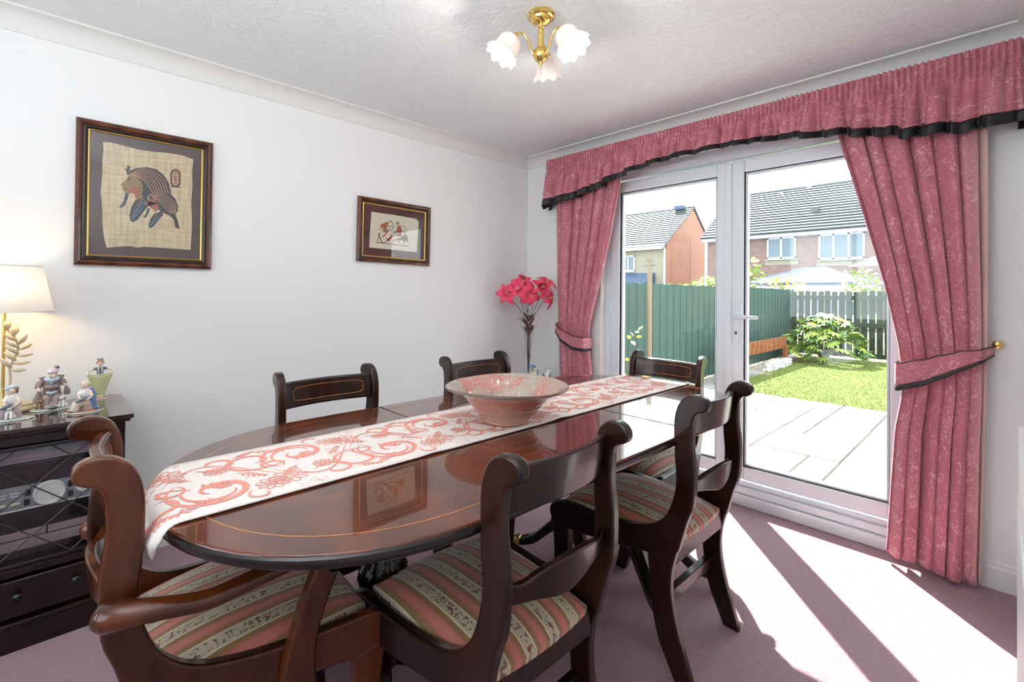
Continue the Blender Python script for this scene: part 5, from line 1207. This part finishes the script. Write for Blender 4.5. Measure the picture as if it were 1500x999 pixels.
# ================= corner table, vase, lilies, birds =================
def corner():
    T = thing('corner_table', 'small round dark wood table hidden in the corner under the lily vase', 'table', (2.50, 2.40, 0))
    MB().lathe([(.01, .53), (.205, .53), (.212, .536), (.214, .545), (.210, .553), (.01, .555)], 48).build('table_top', MAHOG, T, smooth='auto')
    MB().lathe([(.02, .17), (.03, .18), (.036, .22), (.024, .26), (.018, .34), (.024, .42), (.03, .50), (.045, .53)], 28).build('column', MAHOG, T, smooth='auto')
    for k in range(3):
        a = 2*PI*k/3+.5; MB().tube([(0, 0, .20), (.07*math.cos(a), .07*math.sin(a), .17), (.14*math.cos(a), .14*math.sin(a), .06), (.18*math.cos(a), .18*math.sin(a), .015)], [.016, .015, .012, .015], 10).build('leg', MAHOG, T, smooth=True)
    vx, vy, vz = 2.545, 2.452, .556
    t = NT('vase_glass'); t.set(Base_Color=(.96, .98, .98, 1), Roughness=.02, Transmission_Weight=1.0, IOR=1.45); VG = t.m
    V = MB().lathe([(.002, 0), (.045, 0), (.046, .004), (.02, .012), (.011, .03), (.014, .10), (.021, .20), (.031, .30), (.038, .38), (.0362, .38), (.029, .30), (.019, .20), (.0115, .10), (.006, .04), (.001, .036)], 40).build('vase', PGLASS, smooth=True, loc=(vx, vy, vz))
    tag(V, 'tall slim clear glass vase holding the lilies in the corner', 'vase')
    PET = None
    t = NT('lily_petal'); s = t.coord(); t.set(Base_Color=t.mix(t.noise(s, 28, 3), lin((226, 38, 84)), lin((248, 88, 122))), Roughness=.5, Sheen_Weight=.2); t.b.inputs['Subsurface Weight'].default_value = .0; PET = t.m
    STEM = plain('dark_lily_stem', (92, 66, 60), .6); LEAF = plain('dusky_lily_leaf', (112, 76, 72), .6)
    flow = [((2.427, 2.564, 1.189), (-.55, -.15, .1)), ((2.548, 2.447, 1.180), (.0, -.45, -.35)), ((2.605, 2.391, 1.232), (.35, -.35, .2)), ((2.634, 2.363, 1.270), (.35, -.1, .6)), ((2.510, 2.483, 1.262), (-.2, -.3, .45)), ((2.647, 2.352, 1.160), (.6, -.25, -.1)), ((2.47, 2.50, 1.225), (-.5, -.5, .3))]
    labs = ['lone pink lily bloom leaning out on the left of the bunch', 'large open pink lily facing us, lowest in the middle of the bunch', 'pink lily bloom right of the middle of the bunch', 'topmost pink lily bloom at the upper right', 'pink lily bloom behind the centre, facing up', 'rightmost pink lily bloom next to the curtain', 'pink lily bloom between the lone left one and the centre']
    def bloom(i, c, d):
        c = Vector(c); d = Vector(d); 
        # the camera-side tilt keeps the mouths open towards the room
        d = (d+Vector((-.35, -.38, .1))).normalized()
        L = thing('lily', labs[i], 'flower', (vx, vy, vz+.05), 0, 'artificial lilies in the vase'); o = Vector((vx, vy, vz+.05))
        q = d.to_track_quat('Z', 'Y').to_matrix()
        for k in range(6):
            a = 2*PI*k/6+i*.7; inner = k % 2; R = .080+.006*inner; W = .033 if inner else .025
            def pf(u, v):
                s = u; w = W*(math.sin(PI*min(1, s*.86+.08))**.75)*(1-.25*s)
                rad = .006+R*(s**1.15); h = .045*math.sin(min(1, s*1.25)*PI*.62)-.030*max(0, s-.55)**1.3*2.2
                x = (v-.5)*2*w; fold = -.25*abs(x)
                p = Vector((math.cos(a)*rad-math.sin(a)*x, math.sin(a)*rad+math.cos(a)*x, h+fold*.6))
                return tuple(q @ p+(c-o)-q @ Vector((0, 0, .02)))
            m = MB(); m.grid(pf, 8, 4); m.build('petal', PET, L, smooth=True)
        m = MB()
        for k in range(5):
            a = 2*PI*k/5; p0 = q @ Vector((0, 0, 0))+(c-o); p1 = q @ Vector((.010*math.cos(a), .010*math.sin(a), .038))+(c-o); m.tube([tuple(p0), tuple(p1)], .0009, 4).ell(tuple(p1), (.002, .002, .004), None, 6, 4)
        m.build('stamens', plain('lily_stamen', (236, 226, 170), .6), L)
        b = c-o-q @ Vector((0, 0, .02)); k1 = Vector((.004*math.cos(i), .004*math.sin(i), 0)); top = Vector((.010*math.cos(i*1.3), .010*math.sin(i*1.3), .33))
        st = catmull([tuple(k1), tuple(top), tuple(top.lerp(b, .5)+Vector((0, 0, .02))), tuple(b)], 5)
        MB().tube(st, .0022, 6).build('stem', STEM, L, smooth=True)
        for k in range(3):
            a = i*1.1+2.1*k; z0 = .25+.055*k; M = Matrix.Translation((.005*math.cos(a), .005*math.sin(a), z0+.02)) @ Euler((0, -1.15+.3*k*.5, a)).to_matrix().to_4x4()
            m = MB(); add_leaf(m, M, .10+.02*(k % 2), .010, 6); m.build('leaf', LEAF, L, smooth=True)
    for i, (c, d) in enumerate(flow): bloom(i, c, d)
    B = thing('lily_bud', 'closed brownish lily bud standing up over the bunch', 'flower', (vx, vy, vz+.05), 0)
    MB().tube([(.002, .0, 0), (0, .004, .33), (-.02, .02, .66), (-.028, .028, .70)], .002, 6).build('stem', STEM, B, smooth=True)
    MB().tube([(-.028, .028, .69), (-.05, .03, .712), (-.004, .03, .705)], [.006, .010, .004], 8).build('bud', plain('russet_bud', (150, 92, 70), .6), B, smooth=True)
    def bird(label, loc, rz, s, body, head, wing):
        b = thing('bird_figurine', label, 'figurine', loc, rz, 'bird figurines on the corner table'); b.scale = (s, s, s)
        MB().lathe([(.002, 0), (.022, 0), (.024, .004), (.014, .012), (.002, .016)], 24).build('base', PSAGE, b, smooth=True)
        bb = blob('body', body, b, [('e', (0, 0, .034), (.017, .024, .019), (.35, 0, 0)), ('e', (0, -.016, .055), (.012, .013, .012)), ('t', [(0, .018, .030), (0, .042, .026), (0, .055, .030)], [.009, .006, .003])])
        MB().ell((0, -.016, .0605), (.0118, .0128, .008)).build('cap', head, b, smooth=True)
        MB().ell((-.016, .004, .036), (.004, .020, .011), (.3, 0, 0)).ell((.016, .004, .036), (.004, .020, .011), (.3, 0, 0)).build('wing', wing, b, smooth=True)
        MB().tube([(0, -.027, .055), (0, -.036, .053)], [.003, .0006], 8).build('beak', plain('dark_beak', (60, 56, 52), .4), b)
        MB().ell((-.009, -.023, .058), .0018).ell((.009, -.023, .058), .0018).build('eye', plain('painted_eye', (52, 46, 50), .3), b)
    bird('blue-capped cream bird figurine at the foot of the glass vase', (2.475, 2.335, .556), -.9, 1.9, PCREAM, PBLUE, PTEAL)
    bird('small grey-white bird figurine right of the vase with raised beak', (2.545, 2.265, .556), 2.2, 1.5, PWHT, PSKY, PBLUE)
corner()

# ================= ceiling light =================
def ceiling_light():
    cx, cy = 1.363, 1.262
    L = thing('ceiling_light', 'polished brass three-arm ceiling light with frilled white glass shades', 'ceiling light', (cx, cy, ZC))
    MB().lathe([(.05, 0), (.053, -.004), (.054, -.012), (.050, -.018), (.043, -.020), (.041, -.026), (.036, -.034), (.022, -.042), (.012, -.046), (.010, -.055), (.006, -.058)][::-1], 48).build('ceiling_rose', BRASS, L, smooth='auto')
    MB().lathe([(.007, -.150), (.012, -.146), (.010, -.140), (.0115, -.135), (.0115, -.075), (.013, -.070), (.009, -.064), (.007, -.056)], 32, wob=lambda r, z, a, j: (r*(1+(.05*math.cos(12*a+z*150) if -.136 < z < -.074 else 0)), z)).build('stem', BRASS, L, smooth='auto')
    MB().lathe([(.002, -.212), (.004, -.208), (.003, -.203), (.008, -.198), (.006, -.193), (.016, -.188), (.027, -.176), (.031, -.162), (.030, -.150), (.022, -.138), (.012, -.133)], 40).build('body_ball', BRASS, L, smooth=True)
    t = NT('opal_glass'); t.set(Base_Color=(.80, .74, .70, 1), Roughness=.25, Emission_Color=(1, .90, .82, 1), Emission_Strength=.06)
    tr = t.n('ShaderNodeBsdfTranslucent', {'Color': (1, .93, .88, 1)}).outputs[0]; mx = t.n('ShaderNodeMixShader', {0: .10, 1: t.b.outputs[0], 2: tr}).outputs[0]; t.t.links.new(mx, t.t.nodes['Material Output'].inputs[0]); OPAL = t.m
    BULB = emit('lit_bulb', (1, .93, .84), 4)
    for k, an in enumerate((151, 273, 31)):
        a = math.radians(an); d = Vector((math.cos(a), math.sin(a), 0)); Z = Vector((0, 0, 1))
        P = lambda r, z: tuple(d*r+Z*z)
        arm = MB().tube(catmull([P(.024, -.168), P(.040, -.150), P(.052, -.112), P(.074, -.088), P(.098, -.092), P(.112, -.112)], 6), .0048, 10).build('arm', BRASS, L, smooth=True)
        tilt = math.radians(32); ax = (d*math.sin(tilt)-Z*math.cos(tilt)).normalized()
        M = Matrix.Translation(P(.110, -.108)) @ ax.to_track_quat('Z', 'Y').to_matrix().to_4x4()
        MB().lathe([(.004, -.012), (.016, -.008), (.020, 0), (.018, .012), (.012, .014)], 28, mat=M).build('shade_holder', BRASS, arm, smooth='auto')
        prof = [(.018, .004), (.030, .007), (.040, .016), (.045, .030), (.0455, .046), (.046, .058), (.049, .070), (.056, .082), (.064, .090)]
        def wob(r, z, an_, j, n=len(prof)):
            q = max(0, (j-5)/(n-6)); f = math.cos(9*an_)
            return (r*(1+.05*f*q*q), z+.006*f*q*q)
        MB().lathe(prof, 90, mat=M, caps=False, wob=wob).build('glass_shade', OPAL, arm, smooth=True, solid=.002)
        c = M @ Vector((0, 0, .042)); mm = M @ Euler((0, 0, 0)).to_matrix().to_4x4()
        m = MB().lathe([(.006, .010), (.010, .018), (.016, .036), (.018, .048), (.014, .060), (.006, .067), (.001, .069)], 20, mat=M); m.build('bulb', BULB, arm, smooth=True)
        pl = bpy.data.lights.new('ceiling_bulb', 'POINT'); pl.energy = 2.4; pl.color = (1, .93, .86); pl.shadow_soft_size = .02
        po = bpy.data.objects.new('ceiling_bulb', pl); COL.objects.link(po); po.location = Vector((cx, cy, ZC))+(M @ Vector((0, 0, .105)))
ceiling_light()

# ================= radiator =================
def radiator():
    R = thing('radiator', 'white panel radiator with a top grille at the right edge of the room', 'radiator', (1.1, -.1195, 0))
    RW = plain('radiator_white', (226, 228, 230), .35, var=.01)
    m = MB().box((-.5, .075, .15), (.498, .098, .745)); m.build('front_panel', RW, R, bevel=.004)
    m = MB().box((-.5, .022, .15), (.5, .030, .88)).box((-.5, .080, .15), (.5, .094, .88)); m.build('panel', RW, R, bevel=.003)
    for s in (-.5, .486): MB().box((s, .02, .16), (s+.014, .096, .893)).build('end_cap', RW, R, bevel=.003)
    m = MB().box((-.5, .020, .885), (.5, .028, .897)).box((-.5, .088, .885), (.5, .096, .897))
    for k in range(62): x = -.49+k*.016; m.box((x, .028, .886), (x+.004, .088, .895))
    m.build('top_grille', RW, R)
    for s in (-.44, .44): MB().tube([(s, .05, .17), (s, .05, .0)], .0075, 10).build('pipe', RW, R, smooth='auto')
    for s in (-.3, .3): MB().box((s-.02, 0, .3), (s+.02, .024, .8)).build('wall_bracket', RW, R)
radiator()
